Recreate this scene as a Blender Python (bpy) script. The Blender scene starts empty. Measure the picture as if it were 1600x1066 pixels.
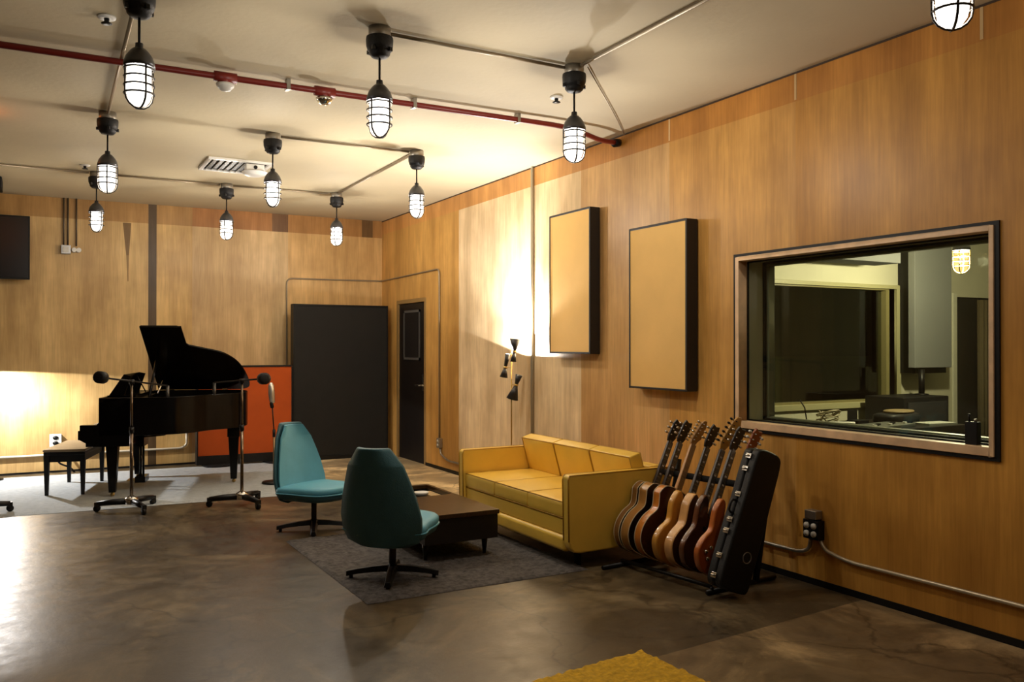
import bpy, bmesh, math, random
from mathutils import Vector, Matrix, Euler, noise
random.seed(4)
S = bpy.context.scene
COL = S.collection
PI = math.pi

# ------------------------------------------------------------------ camera, world, exposure
W, D, H = 4.28, 11.57, 3.27            # right wall, back wall, ceiling
cam_d = bpy.data.cameras.new('camera')
cam = bpy.data.objects.new('camera', cam_d); COL.objects.link(cam)
cam.location = (0, 0, 1.5)
cam.rotation_euler = (math.radians(90.34), 0, -math.radians(28.9))
cam_d.sensor_width = 36.0
cam_d.lens = 1343 / 1600 * 36.0
cam_d.clip_start = 0.05
S.camera = cam
world = bpy.data.worlds.new('world'); S.world = world; world.use_nodes = True
world.node_tree.nodes['Background'].inputs[0].default_value = (0.01, 0.008, 0.006, 1)
world.node_tree.nodes['Background'].inputs[1].default_value = 1.0
S.view_settings.view_transform = 'Standard'
S.view_settings.look = 'None'
S.view_settings.gamma = 1.0
S.view_settings.use_curve_mapping = False
S.view_settings.exposure = 0.8
S.cycles.use_denoising = True
S.cycles.max_bounces = 8
S.cycles.transparent_max_bounces = 16
S.cycles.sample_clamp_indirect = 4.0
S.cycles.caustics_reflective = False
S.cycles.caustics_refractive = False

LAMP_P = 20.5          # watts of the bulb in each caged pendant
LAMP_C = (1.0, 0.92, 0.80)

# ------------------------------------------------------------------ materials
MATS = {}
def nt(m):
    m.use_nodes = True
    return m.node_tree.nodes, m.node_tree.links
def pbr(name, col, rough=0.5, metal=0.0, spec=0.5, coat=0.0, bump=0.0, bscale=60, var=0.0, vscale=6, stretch=(1,1,1), emit=None):
    if name in MATS: return MATS[name]
    m = bpy.data.materials.new(name); n, l = nt(m); b = n['Principled BSDF']
    b.inputs['Base Color'].default_value = (*col, 1)
    b.inputs['Roughness'].default_value = rough
    b.inputs['Metallic'].default_value = metal
    b.inputs['Specular IOR Level'].default_value = spec
    b.inputs['Coat Weight'].default_value = coat
    b.inputs['Coat Roughness'].default_value = 0.08
    if emit:
        b.inputs['Emission Color'].default_value = (*emit[0], 1)
        b.inputs['Emission Strength'].default_value = emit[1]
    if bump or var:
        tc = n.new('ShaderNodeTexCoord'); mp = n.new('ShaderNodeMapping')
        mp.inputs['Scale'].default_value = stretch
        l.new(tc.outputs['Object'], mp.inputs[0])
    if bump:
        t = n.new('ShaderNodeTexNoise'); t.inputs['Scale'].default_value = bscale; t.inputs['Detail'].default_value = 3
        l.new(mp.outputs[0], t.inputs['Vector'])
        bp = n.new('ShaderNodeBump'); bp.inputs['Strength'].default_value = bump; bp.inputs['Distance'].default_value = 0.01
        l.new(t.outputs['Fac'], bp.inputs['Height']); l.new(bp.outputs[0], b.inputs['Normal'])
    if var:
        t = n.new('ShaderNodeTexNoise'); t.inputs['Scale'].default_value = vscale; t.inputs['Detail'].default_value = 5
        l.new(mp.outputs[0], t.inputs['Vector'])
        r = n.new('ShaderNodeValToRGB')
        r.color_ramp.elements[0].position = 0.3; r.color_ramp.elements[1].position = 0.72
        r.color_ramp.elements[0].color = (*[c * (1 - var) for c in col], 1)
        r.color_ramp.elements[1].color = (*[min(1, c * (1 + var)) for c in col], 1)
        l.new(t.outputs['Fac'], r.inputs[0]); l.new(r.outputs[0], b.inputs['Base Color'])
    MATS[name] = m
    return m

def ply_material():
    m = bpy.data.materials.new('plywood'); n, l = nt(m); b = n['Principled BSDF']
    b.inputs['Roughness'].default_value = 0.42
    b.inputs['Specular IOR Level'].default_value = 0.35
    at = n.new('ShaderNodeAttribute'); at.attribute_name = 'tint'
    tc = n.new('ShaderNodeTexCoord')
    def grain(scale, st, det=6):
        mp = n.new('ShaderNodeMapping'); mp.inputs['Scale'].default_value = st
        l.new(tc.outputs['Object'], mp.inputs[0])
        t = n.new('ShaderNodeTexNoise'); t.inputs['Scale'].default_value = scale; t.inputs['Detail'].default_value = det
        t.inputs['Roughness'].default_value = 0.6
        l.new(mp.outputs[0], t.inputs['Vector']); return t
    def ramp(t, p0, c0, p1, c1):
        r = n.new('ShaderNodeValToRGB')
        r.color_ramp.elements[0].position = p0; r.color_ramp.elements[0].color = (*c0, 1)
        r.color_ramp.elements[1].position = p1; r.color_ramp.elements[1].color = (*c1, 1)
        l.new(t.outputs['Fac'], r.inputs[0]); return r
    fine = ramp(grain(9, (7, 7, 0.35)), 0.35, (0.90, 0.88, 0.85), 0.68, (1.08, 1.08, 1.08))
    wide = ramp(grain(2.2, (2.2, 2.2, 0.25), 3), 0.38, (0.84, 0.79, 0.72), 0.66, (1.14, 1.13, 1.10))
    blot = ramp(grain(1.3, (1, 1, 0.8), 4), 0.40, (0.84, 0.80, 0.74), 0.62, (1.10, 1.09, 1.07))
    last = at.outputs['Color']
    for r in (fine, wide, blot):
        mx = n.new('ShaderNodeMixRGB'); mx.blend_type = 'MULTIPLY'; mx.inputs[0].default_value = 1
        l.new(last, mx.inputs[1]); l.new(r.outputs[0], mx.inputs[2]); last = mx.outputs[0]
    l.new(last, b.inputs['Base Color'])
    return m

def concrete_material():
    m = bpy.data.materials.new('concrete'); n, l = nt(m); b = n['Principled BSDF']
    tc = n.new('ShaderNodeTexCoord')
    def noise_t(scale, det, rough=0.6, dist=0.0):
        t = n.new('ShaderNodeTexNoise'); t.inputs['Scale'].default_value = scale
        t.inputs['Detail'].default_value = det; t.inputs['Roughness'].default_value = rough
        t.inputs['Distortion'].default_value = dist
        l.new(tc.outputs['Object'], t.inputs['Vector']); return t
    a = noise_t(1.1, 9, 0.66, 0.8)
    r = n.new('ShaderNodeValToRGB'); e = r.color_ramp.elements
    e[0].position = 0.34; e[0].color = (0.042, 0.030, 0.017, 1)
    e[1].position = 0.68; e[1].color = (0.22, 0.165, 0.090, 1)
    x = e.new(0.5); x.color = (0.072, 0.052, 0.028, 1)
    l.new(a.outputs['Fac'], r.inputs[0])
    f = noise_t(7, 6, 0.7)
    rf = n.new('ShaderNodeValToRGB'); rf.color_ramp.elements[0].position = 0.3; rf.color_ramp.elements[1].position = 0.7
    rf.color_ramp.elements[0].color = (0.75, 0.74, 0.72, 1); rf.color_ramp.elements[1].color = (1.15, 1.15, 1.15, 1)
    l.new(f.outputs['Fac'], rf.inputs[0])
    mx = n.new('ShaderNodeMixRGB'); mx.blend_type = 'MULTIPLY'; mx.inputs[0].default_value = 1
    l.new(r.outputs[0], mx.inputs[1]); l.new(rf.outputs[0], mx.inputs[2])
    # cracks: distorted voronoi cell edges
    nv = noise_t(1.6, 4)
    ad = n.new('ShaderNodeMixRGB'); ad.blend_type = 'ADD'; ad.inputs[0].default_value = 0.55
    l.new(tc.outputs['Object'], ad.inputs[1]); l.new(nv.outputs['Color'], ad.inputs[2])
    vo = n.new('ShaderNodeTexVoronoi'); vo.feature = 'DISTANCE_TO_EDGE'; vo.inputs['Scale'].default_value = 0.8
    l.new(ad.outputs[0], vo.inputs['Vector'])
    cr = n.new('ShaderNodeValToRGB'); cr.color_ramp.elements[0].position = 0.0; cr.color_ramp.elements[1].position = 0.014
    cr.color_ramp.elements[0].color = (0.35, 0.33, 0.3, 1); cr.color_ramp.elements[1].color = (1, 1, 1, 1)
    l.new(vo.outputs['Distance'], cr.inputs[0])
    mx2 = n.new('ShaderNodeMixRGB'); mx2.blend_type = 'MULTIPLY'; mx2.inputs[0].default_value = 0.75
    l.new(mx.outputs[0], mx2.inputs[1]); l.new(cr.outputs[0], mx2.inputs[2])
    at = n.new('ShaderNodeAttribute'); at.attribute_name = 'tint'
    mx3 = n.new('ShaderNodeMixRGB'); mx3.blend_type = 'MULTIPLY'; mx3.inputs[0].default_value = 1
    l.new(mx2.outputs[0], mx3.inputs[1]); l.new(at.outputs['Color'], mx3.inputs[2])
    l.new(mx3.outputs[0], b.inputs['Base Color'])
    rr = n.new('ShaderNodeMapRange'); rr.inputs[1].default_value = 0.3; rr.inputs[2].default_value = 0.7
    rr.inputs[3].default_value = 0.30; rr.inputs[4].default_value = 0.46
    l.new(f.outputs['Fac'], rr.inputs[0]); l.new(rr.outputs[0], b.inputs['Roughness'])
    bp = n.new('ShaderNodeBump'); bp.inputs['Strength'].default_value = 0.12; bp.inputs['Distance'].default_value = 0.02
    l.new(f.outputs['Fac'], bp.inputs['Height']); l.new(bp.outputs[0], b.inputs['Normal'])
    b.inputs['Specular IOR Level'].default_value = 0.5
    return m

def glass_material(name, tint=(0.93, 0.95, 0.9), ior=1.5):
    m = bpy.data.materials.new(name); n, l = nt(m); n.clear()
    o = n.new('ShaderNodeOutputMaterial'); mix = n.new('ShaderNodeMixShader')
    tr = n.new('ShaderNodeBsdfTransparent'); tr.inputs[0].default_value = (*tint, 1)
    gl = n.new('ShaderNodeBsdfGlossy'); gl.inputs['Roughness'].default_value = 0.015
    ge = n.new('ShaderNodeNewGeometry'); dt = n.new('ShaderNodeVectorMath'); dt.operation = 'DOT_PRODUCT'
    l.new(ge.outputs['Incoming'], dt.inputs[0]); l.new(ge.outputs['Normal'], dt.inputs[1])
    ab = n.new('ShaderNodeMath'); ab.operation = 'ABSOLUTE'; l.new(dt.outputs['Value'], ab.inputs[0])
    om = n.new('ShaderNodeMath'); om.operation = 'SUBTRACT'; om.inputs[0].default_value = 1; l.new(ab.outputs[0], om.inputs[1])
    pw = n.new('ShaderNodeMath'); pw.operation = 'POWER'; pw.inputs[1].default_value = 5; l.new(om.outputs[0], pw.inputs[0])
    f0 = ((ior - 1) / (ior + 1)) ** 2
    fr = n.new('ShaderNodeMath'); fr.operation = 'MULTIPLY_ADD'; fr.inputs[1].default_value = 1 - f0; fr.inputs[2].default_value = f0; l.new(pw.outputs[0], fr.inputs[0])
    l.new(fr.outputs[0], mix.inputs[0]); l.new(tr.outputs[0], mix.inputs[1]); l.new(gl.outputs[0], mix.inputs[2])
    l.new(mix.outputs[0], o.inputs[0]); MATS[name] = m
    return m

def emitter(name, col, e):
    m = bpy.data.materials.new(name); n, l = nt(m); n.clear()
    o = n.new('ShaderNodeOutputMaterial'); em = n.new('ShaderNodeEmission')
    em.inputs[0].default_value = (*col, 1); em.inputs[1].default_value = e
    l.new(em.outputs[0], o.inputs[0]); return m

PLY = ply_material(); CONC = concrete_material()
GLASS = glass_material('window_glass'); BOOTH_GLASS = glass_material('booth_glass', (0.7, 0.72, 0.62), 1.75)
BLACK = pbr('black_paint', (0.005, 0.0045, 0.0045), 0.5, spec=0.3)
BLACKM = pbr('black_metal', (0.007, 0.006, 0.006), 0.4, 0.2, spec=0.35)
CASTI = pbr('cast_iron_canopy', (0.012, 0.012, 0.013), 0.55, 0.2, bump=0.2, bscale=80)
CAPG = pbr('grey_enamel_cap', (0.09, 0.09, 0.10), 0.35, 0.6)
WIRE = pbr('dark_guard_wire', (0.03, 0.025, 0.02), 0.4, 0.6)
STEEL = pbr('galvanised_steel', (0.36, 0.33, 0.28), 0.4, 0.75, var=0.15, vscale=12)
CONDUIT = pbr('painted_conduit', (0.30, 0.24, 0.16), 0.4, 0.5)
CHROME = pbr('chrome', (0.75, 0.74, 0.72), 0.15, 1.0)
BRASS = pbr('brass', (0.62, 0.42, 0.14), 0.28, 0.9)
REDP = pbr('red_pipe_paint', (0.20, 0.018, 0.012), 0.4)
CEIL = pbr('ceiling_paint', (0.53, 0.445, 0.29), 0.75, bump=0.15, bscale=25, var=0.05, vscale=1.5)
WHITEP = pbr('white_plastic', (0.75, 0.73, 0.68), 0.4)
PIANO = pbr('piano_lacquer', (0.003, 0.0025, 0.0025), 0.22, spec=0.2)
OAK = pbr('window_oak', (0.80, 0.54, 0.32), 0.45, var=0.2, vscale=8, stretch=(1, 1, 1))
YEL = pbr('yellow_vinyl', (0.87, 0.57, 0.09), 0.33, spec=0.5, bump=0.1, bscale=9, var=0.06, vscale=5)
YELD = pbr('yellow_piping', (0.55, 0.30, 0.03), 0.4)
TEAL = pbr('teal_vinyl', (0.11, 0.38, 0.52), 0.5, bump=0.12, bscale=150, var=0.06, vscale=10)
TEALD = pbr('dark_teal_shell', (0.05, 0.145, 0.18), 0.5, bump=0.15, bscale=150, var=0.08, vscale=10)
WALNUT = pbr('dark_walnut', (0.042, 0.019, 0.006), 0.3, var=0.3, vscale=6, stretch=(8, 1, 1))
ESPR = pbr('espresso_wood', (0.009, 0.006, 0.004), 0.35, var=0.2, vscale=6)
FABT = pbr('tan_panel_fabric', (0.84, 0.52, 0.17), 0.85, bump=0.2, bscale=220, var=0.05, vscale=3)
OLIVE = pbr('control_room_wall', (0.52, 0.49, 0.36), 0.7, var=0.05, vscale=2)
GREYF = pbr('grey_panel_fabric', (0.17, 0.17, 0.16), 0.9, bump=0.2, bscale=200)

# ------------------------------------------------------------------ mesh helpers
class MB:
    def __init__(s): s.bm = bmesh.new()
    def _add(s, vs, fs, mi=0, M=None, smooth=False):
        bv = [s.bm.verts.new((M @ Vector(v)) if M else Vector(v)) for v in vs]
        out = []
        for f in fs:
            try:
                fc = s.bm.faces.new([bv[i] for i in f]); fc.material_index = mi; fc.smooth = smooth; out.append(fc)
            except ValueError: pass
        return out
    def box(s, x0, x1, y0, y1, z0, z1, mi=0, M=None):
        v = [(x, y, z) for x in (x0, x1) for y in (y0, y1) for z in (z0, z1)]
        return s._add(v, [(0, 1, 3, 2), (4, 6, 7, 5), (0, 4, 5, 1), (2, 3, 7, 6), (0, 2, 6, 4), (1, 5, 7, 3)], mi, M)
    def hexa(s, bot, top, mi=0, M=None):
        v = list(bot) + list(top)
        return s._add(v, [(3, 2, 1, 0), (4, 5, 6, 7), (0, 1, 5, 4), (1, 2, 6, 5), (2, 3, 7, 6), (3, 0, 4, 7)], mi, M)
    def tube(s, pts, r, n=10, mi=0, M=None, closed=False, caps=True):
        pts = [Vector(p) for p in pts]; rr = r if isinstance(r, (list, tuple)) else [r] * len(pts)
        rings = []; up = None; N = len(pts)
        for i, p in enumerate(pts):
            if closed: d = (pts[(i + 1) % N] - pts[i - 1])
            elif i == 0: d = pts[1] - p
            elif i == N - 1: d = p - pts[i - 1]
            else: d = (pts[i + 1] - p).normalized() + (p - pts[i - 1]).normalized()
            d.normalize()
            if up is None:
                up = Vector((0, 0, 1)) if abs(d.z) < 0.9 else Vector((1, 0, 0))
            a = d.cross(up)
            if a.length < 1e-4: a = d.cross(Vector((0, 1, 0)))
            a.normalize(); up = a.cross(d).normalized()
            rings.append([p + (a * math.cos(2 * PI * k / n) + up * math.sin(2 * PI * k / n)) * rr[i] for k in range(n)])
        vs = [v for g in rings for v in g]; fs = []
        m = N if closed else N - 1
        for i in range(m):
            j = (i + 1) % N
            for k in range(n):
                fs.append((i * n + k, i * n + (k + 1) % n, j * n + (k + 1) % n, j * n + k))
        if caps and not closed:
            fs.append(tuple(range(n - 1, -1, -1))); fs.append(tuple(range((N - 1) * n, N * n)))
        return s._add(vs, fs, mi, M, True)
    def lathe(s, prof, n=20, mi=0, M=None, smooth=True):
        vs = []; fs = []
        for (r, z) in prof:
            for k in range(n):
                vs.append((r * math.cos(2 * PI * k / n), r * math.sin(2 * PI * k / n), z))
        for i in range(len(prof) - 1):
            for k in range(n):
                fs.append((i * n + k, i * n + (k + 1) % n, (i + 1) * n + (k + 1) % n, (i + 1) * n + k))
        if prof[0][0] > 1e-5: fs.append(tuple(range(n - 1, -1, -1)))
        if prof[-1][0] > 1e-5: fs.append(tuple(range((len(prof) - 1) * n, len(prof) * n)))
        return s._add(vs, fs, mi, M, smooth)
    def prism(s, outl, z0, z1, mi=0, mside=None, mbot=None, M=None, smooth_side=False):
        n = len(outl); mside = mi if mside is None else mside; mbot = mi if mbot is None else mbot
        vs = [(x, y, z0) for x, y in outl] + [(x, y, z1) for x, y in outl]
        f = s._add(vs, [tuple(range(n, 2 * n)), tuple(range(n - 1, -1, -1))] + [(i, (i + 1) % n, n + (i + 1) % n, n + i) for i in range(n)], mi, M)
        for i, x in enumerate(f):
            if i == 1: x.material_index = mbot
            elif i > 1: x.material_index = mside; x.smooth = smooth_side
        return f
    def build(s, name, mats, parent=None, loc=None, rot=None, bevel=0.0, seg=2, sub=0, weld=True):
        if weld: bmesh.ops.remove_doubles(s.bm, verts=s.bm.verts, dist=1e-5)
        bmesh.ops.recalc_face_normals(s.bm, faces=s.bm.faces)
        me = bpy.data.meshes.new(name); s.bm.to_mesh(me); s.bm.free()
        if not isinstance(mats, (list, tuple)): mats = [mats]
        for m in mats: me.materials.append(m)
        o = bpy.data.objects.new(name, me); COL.objects.link(o)
        if loc: o.location = loc
        if rot: o.rotation_euler = rot
        if parent: o.parent = parent
        if bevel:
            b = o.modifiers.new('bevel', 'BEVEL'); b.width = bevel; b.segments = seg; b.limit_method = 'ANGLE'; b.angle_limit = 0.6
            if seg > 1:
                for p in me.polygons: p.use_smooth = True
                w = o.modifiers.new('wn', 'WEIGHTED_NORMAL')
        if sub:
            m = o.modifiers.new('sub', 'SUBSURF'); m.levels = sub; m.render_levels = sub
            for p in me.polygons: p.use_smooth = True
        return o

def tag(o, label=None, cat=None, group=None, kind=None):
    if label: o['label'] = label
    if cat: o['category'] = cat
    if group: o['group'] = group
    if kind: o['kind'] = kind
    return o
def empty(name, loc, rz=0, label=None, cat=None, group=None):
    o = bpy.data.objects.new(name, None); COL.objects.link(o); o.location = loc; o.rotation_euler = (0, 0, rz)
    o.empty_display_size = 0.1
    return tag(o, label, cat, group)
def copy_tree(o, parent=None):
    c = o.copy(); COL.objects.link(c)
    if parent: c.parent = parent
    for ch in [x for x in list(S.objects) if x.parent == o]: copy_tree(ch, c)
    return c
def align(p0, p1):
    d = (Vector(p1) - Vector(p0)); q = d.to_track_quat('Z', 'Y')
    return Matrix.Translation(Vector(p0)) @ q.to_matrix().to_4x4(), d.length
def catmull(pts, k=6, closed=True):
    out = []; n = len(pts)
    rng = range(n) if closed else range(n - 1)
    for i in rng:
        if closed: p = [pts[(i + j - 1) % n] for j in range(4)]
        else: p = [pts[max(0, i - 1)], pts[i], pts[i + 1], pts[min(n - 1, i + 2)]]
        for t in range(k):
            u = t / k
            out.append(tuple(0.5 * ((2 * p[1][c]) + (-p[0][c] + p[2][c]) * u + (2 * p[0][c] - 5 * p[1][c] + 4 * p[2][c] - p[3][c]) * u * u + (-p[0][c] + 3 * p[1][c] - 3 * p[2][c] + p[3][c]) * u ** 3) for c in range(len(pts[0]))))
    if not closed: out.append(tuple(pts[-1]))
    return out
def arc_path(pts, rad=0.06, k=5):
    """polyline with rounded corners"""
    P = [Vector(p) for p in pts]; out = [P[0]]
    for i in range(1, len(P) - 1):
        a = (P[i - 1] - P[i]); b = (P[i + 1] - P[i]); r = min(rad, a.length / 2, b.length / 2)
        A = P[i] + a.normalized() * r; B = P[i] + b.normalized() * r
        for t in range(k + 1):
            u = t / k; out.append(A * (1 - u) ** 2 + P[i] * 2 * u * (1 - u) + B * u * u)
    out.append(P[-1]); return out

# ------------------------------------------------------------------ room shell
def panel_wall(name, to3, us, vs, holes, tint, back_off, extra=None, label=None):
    """sheets of plywood: quads with a per-sheet tint; to3(u,v,depth) gives the 3D point"""
    mb = MB(); lay = mb.bm.loops.layers.float_color.new('tint')
    g = 0.0012
    for i in range(len(us) - 1):
        for j in range(len(vs) - 1):
            u0, u1, v0, v1 = us[i], us[i + 1], vs[j], vs[j + 1]
            cu, cv = (u0 + u1) / 2, (v0 + v1) / 2
            if any(a < cu < b and c < cv < d for a, b, c, d in holes): continue
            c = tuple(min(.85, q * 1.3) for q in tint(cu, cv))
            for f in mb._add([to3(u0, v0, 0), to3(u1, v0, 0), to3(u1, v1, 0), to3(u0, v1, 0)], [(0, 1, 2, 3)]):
                for lp in f.loops: lp[lay] = (*c, 1)
    if extra:
        for quad, c in extra:
            for f in mb._add([to3(a, b, 0.002) for a, b in quad], [(0, 1, 2, 3)]):
                for lp in f.loops: lp[lay] = (*c, 1)
    bm = mb.bm
    me = bpy.data.meshes.new(name); bm.to_mesh(me); bm.free(); me.materials.append(PLY)
    o = bpy.data.objects.new(name, me); COL.objects.link(o)
    return tag(o, kind='structure', label=label)

T_OR = (0.45, 0.23, 0.06); T_TAN = (0.46, 0.28, 0.115); T_PALE = (0.65, 0.52, 0.35); T_MUS = (0.40, 0.25, 0.085)
# right wall
ycuts = sorted(set([-2.6, -2.285, -1.035, 0.215, 1.465, 2.715, 2.62, 3.965, 4.52, 5.23, 6.466, 7.74, 9.03, 10.02, 10.98, D]))
zcuts = [0, 0.912, 2.09, 2.14, 3.08, H]
def tint_r(y, z):  # sheet tints; darker toward the near end, weaker light painted in
    random.seed(int((y // 1.2583) * 7 + 100))
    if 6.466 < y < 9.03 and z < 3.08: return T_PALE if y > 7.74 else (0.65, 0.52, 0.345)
    if z > 3.08: return (0.50, 0.26, 0.085) if y > 6.466 else (0.43, 0.195, 0.04)
    if y > 9.03: return (0.48, 0.28, 0.085)
    if y > 5.23: return (0.53, 0.335, 0.145)
    if y > 3.965: return (0.50, 0.275, 0.075)
    return (0.46, 0.235, 0.048)
strips = []
for yy in (5.23, 3.965, 2.715):
    strips.append(([(yy - .009, 3.09), (yy + .009, 3.09), (yy + .009, 3.265), (yy - .009, 3.265)], (0.75, 0.55, 0.30)))
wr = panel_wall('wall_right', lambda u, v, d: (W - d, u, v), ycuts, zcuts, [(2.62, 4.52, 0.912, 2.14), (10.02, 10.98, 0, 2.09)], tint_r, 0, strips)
# back wall
xcuts = [-4.5, -3.2, -1.95, -0.70, 0.55, 0.9, 1.207, 1.303, 1.727, 2.50, 2.734, 2.947, 3.98, 4.14, W]
def tint_b(x, z):
    if 1.207 < x < 1.303: return (0.07, 0.045, 0.022)
    if z > 3.03:
        if 1.727 < x < 2.734: return (0.30, 0.14, 0.045)
        if 2.734 < x < 2.947: return (0.13, 0.068, 0.03)
        if 3.98 < x < 4.14: return (0.14, 0.08, 0.03)
        if x > 2.9: return (0.34, 0.18, 0.06)
        return (0.34, 0.20, 0.07)
    if x > 2.947: return (0.52, 0.345, 0.15)
    if x > 2.734: return (0.50, 0.37, 0.20)
    if x > 1.727: return (0.50, 0.36, 0.19)
    if x > 1.3: return (0.50, 0.34, 0.14)
    if x > 0.9: return (0.48, 0.34, 0.155)
    return (0.49, 0.345, 0.16)
st = [([(0.915, 3.02), (1.01, 3.02), (0.985, 2.62), (0.955, 2.62)], (0.20, 0.12, 0.045)),
      ([(0.955, 2.62), (0.985, 2.62), (0.98, 2.3), (0.97, 2.3)], (0.30, 0.19, 0.075))]
wb = panel_wall('wall_back', lambda u, v, d: (u, D - d, v), xcuts, [0, 3.03, H], [], tint_b, 0, st)
wl = panel_wall('wall_left', lambda u, v, d: (-4.5 + d, u, v), [-2.6, 0, 2.5, 5, 7.5, 10, D], [0, 3.05, H], [], lambda a, b: (.12, .08, .04), 0)
wf = panel_wall('wall_front', lambda u, v, d: (u, -2.6 + d, v), [-4.5, -2, 0.5, 3, W], [0, 3.05, H], [], lambda a, b: (.12, .08, .04), 0)

# floor: one slab mesh in pour tones, with wall reflection painted at back right
def floor():
    bm = bmesh.new(); lay = bm.loops.layers.float_color.new('tint')
    def q(pts, c):
        f = bm.faces.new([bm.verts.new((x, y, 0)) for x, y in pts])
        for lp in f.loops: lp[lay] = (*c, 1)
    q([(-4.6, 3.29), (2.5, 3.29), (4.30, 3.455), (4.30, 6.9), (-4.6, 6.9)], (1, 1, 1))
    q([(-4.6, 6.9), (2.60, 6.9), (2.60, D + .02), (-4.6, D + .02)], (1, 1, 1))
    q([(2.60, 6.9), (4.30, 6.9), (4.30, D + .02), (2.60, D + .02)], (7.2, 7.6, 8.2))  # lighter slab, raised further to paint in the bright wall's grazing reflection
    q([(-4.6, -2.7), (2.5, -2.7), (2.5, 3.29), (-4.6, 3.29)], (1.0, 1.0, 1.0))
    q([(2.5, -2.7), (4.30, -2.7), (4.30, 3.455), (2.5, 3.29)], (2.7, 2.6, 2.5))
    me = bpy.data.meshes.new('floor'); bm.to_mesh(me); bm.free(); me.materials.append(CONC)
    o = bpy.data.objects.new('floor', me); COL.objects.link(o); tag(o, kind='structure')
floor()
m = MB(); m.box(-4.6, W, -2.7, D + .02, H, H + .05); tag(m.build('ceiling', CEIL), kind='structure')
m = MB(); m.box(W - .006, W, -2.6, 10.0, 0, .04); tag(m.build('baseboard_right', BLACK), kind='structure')
m = MB(); m.box(-4.5, W, D - .008, D, 0, .022); tag(m.build('baseboard_back', BLACK), kind='structure')
m = MB(); m.box(W - .004, W, -2.6, D, H - .012, H); tag(m.build('trim_1', pbr('shadow_gap', (0.05, 0.025, 0.01), .7)), kind='structure')

# studio door in the right wall
d = MB()
d.box(W + .02, W + .065, 10.05, 10.95, 0.005, 2.06)
door = d.build('door_1', pbr('door_brown', (0.009, 0.006, 0.005), 0.5, spec=.3), bevel=.003, seg=1); tag(door, kind='structure')
d = MB(); y0, y1, z0, z1 = 10.22, 10.78, 1.32, 1.97
for a in ((y0, y1, z0, z0 + .03), (y0, y1, z1 - .03, z1), (y0, y0 + .03, z0, z1), (y1 - .03, y1, z0, z1)):
    d.box(W + .008, W + .022, *a)
d.build('window_trim', pbr('door_trim_grey', (0.09, 0.085, 0.08), .4), door)
d = MB(); d.box(W + .014, W + .018, y0, y1, z0, z1); d.build('pane', pbr('dark_door_pane', (0.02, 0.016, 0.014), .12), door)
d = MB(); d.box(W + .005, W + .02, 10.09, 10.135, .93, 1.14)
d.tube([(W - .04, 10.112, 1.0), (W + .01, 10.112, 1.0)], .010)
d.tube([(W - .04, 10.112, 1.0), (W - .045, 10.24, 1.0)], .011)
d.build('handle', CHROME, door, bevel=.002)
d = MB()
d.box(W - .003, W + .09, 9.99, 10.05, 0, 2.115); d.box(W - .003, W + .09, 10.95, 11.0, 0, 2.115); d.box(W - .003, W + .09, 10.05, 10.95, 2.065, 2.115)
d.box(W + .07, W + .09, 10.05, 10.95, 0, 2.06)
tag(d.build('trim_2', pbr('door_casing', (0.30, 0.18, 0.06), .5), bevel=.002, seg=1), kind='structure')

# control room window
x0, x1 = W - .02, W + .275
wy0, wy1, wz0, wz1 = 2.62, 4.52, 0.912, 2.14
def ring(m, xa, xb, o, i):
    (a0, a1, c0, c1), (b0, b1, d0, d1) = o, i
    m.box(xa, xb, a0, b0, c0, c1); m.box(xa, xb, b1, a1, c0, c1); m.box(xa, xb, b0, b1, c0, d0); m.box(xa, xb, b0, b1, d1, c1)
win = MB(); ring(win, W - .012, W + .05, (wy0, wy1, wz0, wz1), (wy0 + .025, wy1 - .022, wz0 + .02, wz1 - .022))
win = win.build('window_1', BLACK); tag(win, kind='structure')
m = MB(); ring(m, W - .02, W + .06, (wy0 + .026, wy1 - .022, wz0 + .022, wz1 - .022), (wy0 + .050, wy1 - .055, wz0 + .070, wz1 - .050))
m.build('window_frame', OAK, win, bevel=.003)
m = MB(); ring(m, W + .06, x1, (wy0 + .01, wy1 - .02, wz0 + .03, wz1 - .02), (wy0 + .03, wy1 - .05, wz0 + .065, wz1 - .045))
m.build('jamb', OLIVE, win)
m = MB(); ring(m, W + .062, W + .075, (wy0 + .045, wy1 - .05, wz0 + .07, wz1 - .05), (wy0 + .046, wy1 - .062, wz0 + .08, wz1 - .06))
ring(m, x1 - .06, x1 - .03, (wy0 + .045, wy1 - .05, wz0 + .07, wz1 - .05), (wy0 + .046, wy1 - .062, wz0 + .08, wz1 - .06))
m.build('gasket', BLACK, win)
m = MB(); ring(m, x1 - .035, x1 + .02, (wy0 + .0, wy1, wz0, wz1), (wy0 + .02, wy1 - .085, wz0 + .09, wz1 - .075))
m.build('inner_frame', pbr('aluminium_bead', (0.34, 0.33, 0.27), .35, .3), win, bevel=.002)
m = MB(); m.box(W + .066, W + .070, wy0 + .05, wy1 - .055, wz0 + .075, wz1 - .055); m.build('pane', GLASS, win)
m = MB(); m.box(x1 - .05, x1 - .045, wy0 + .05, wy1 - .055, wz0 + .075, wz1 - .055); m.build('pane', GLASS, win)

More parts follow.
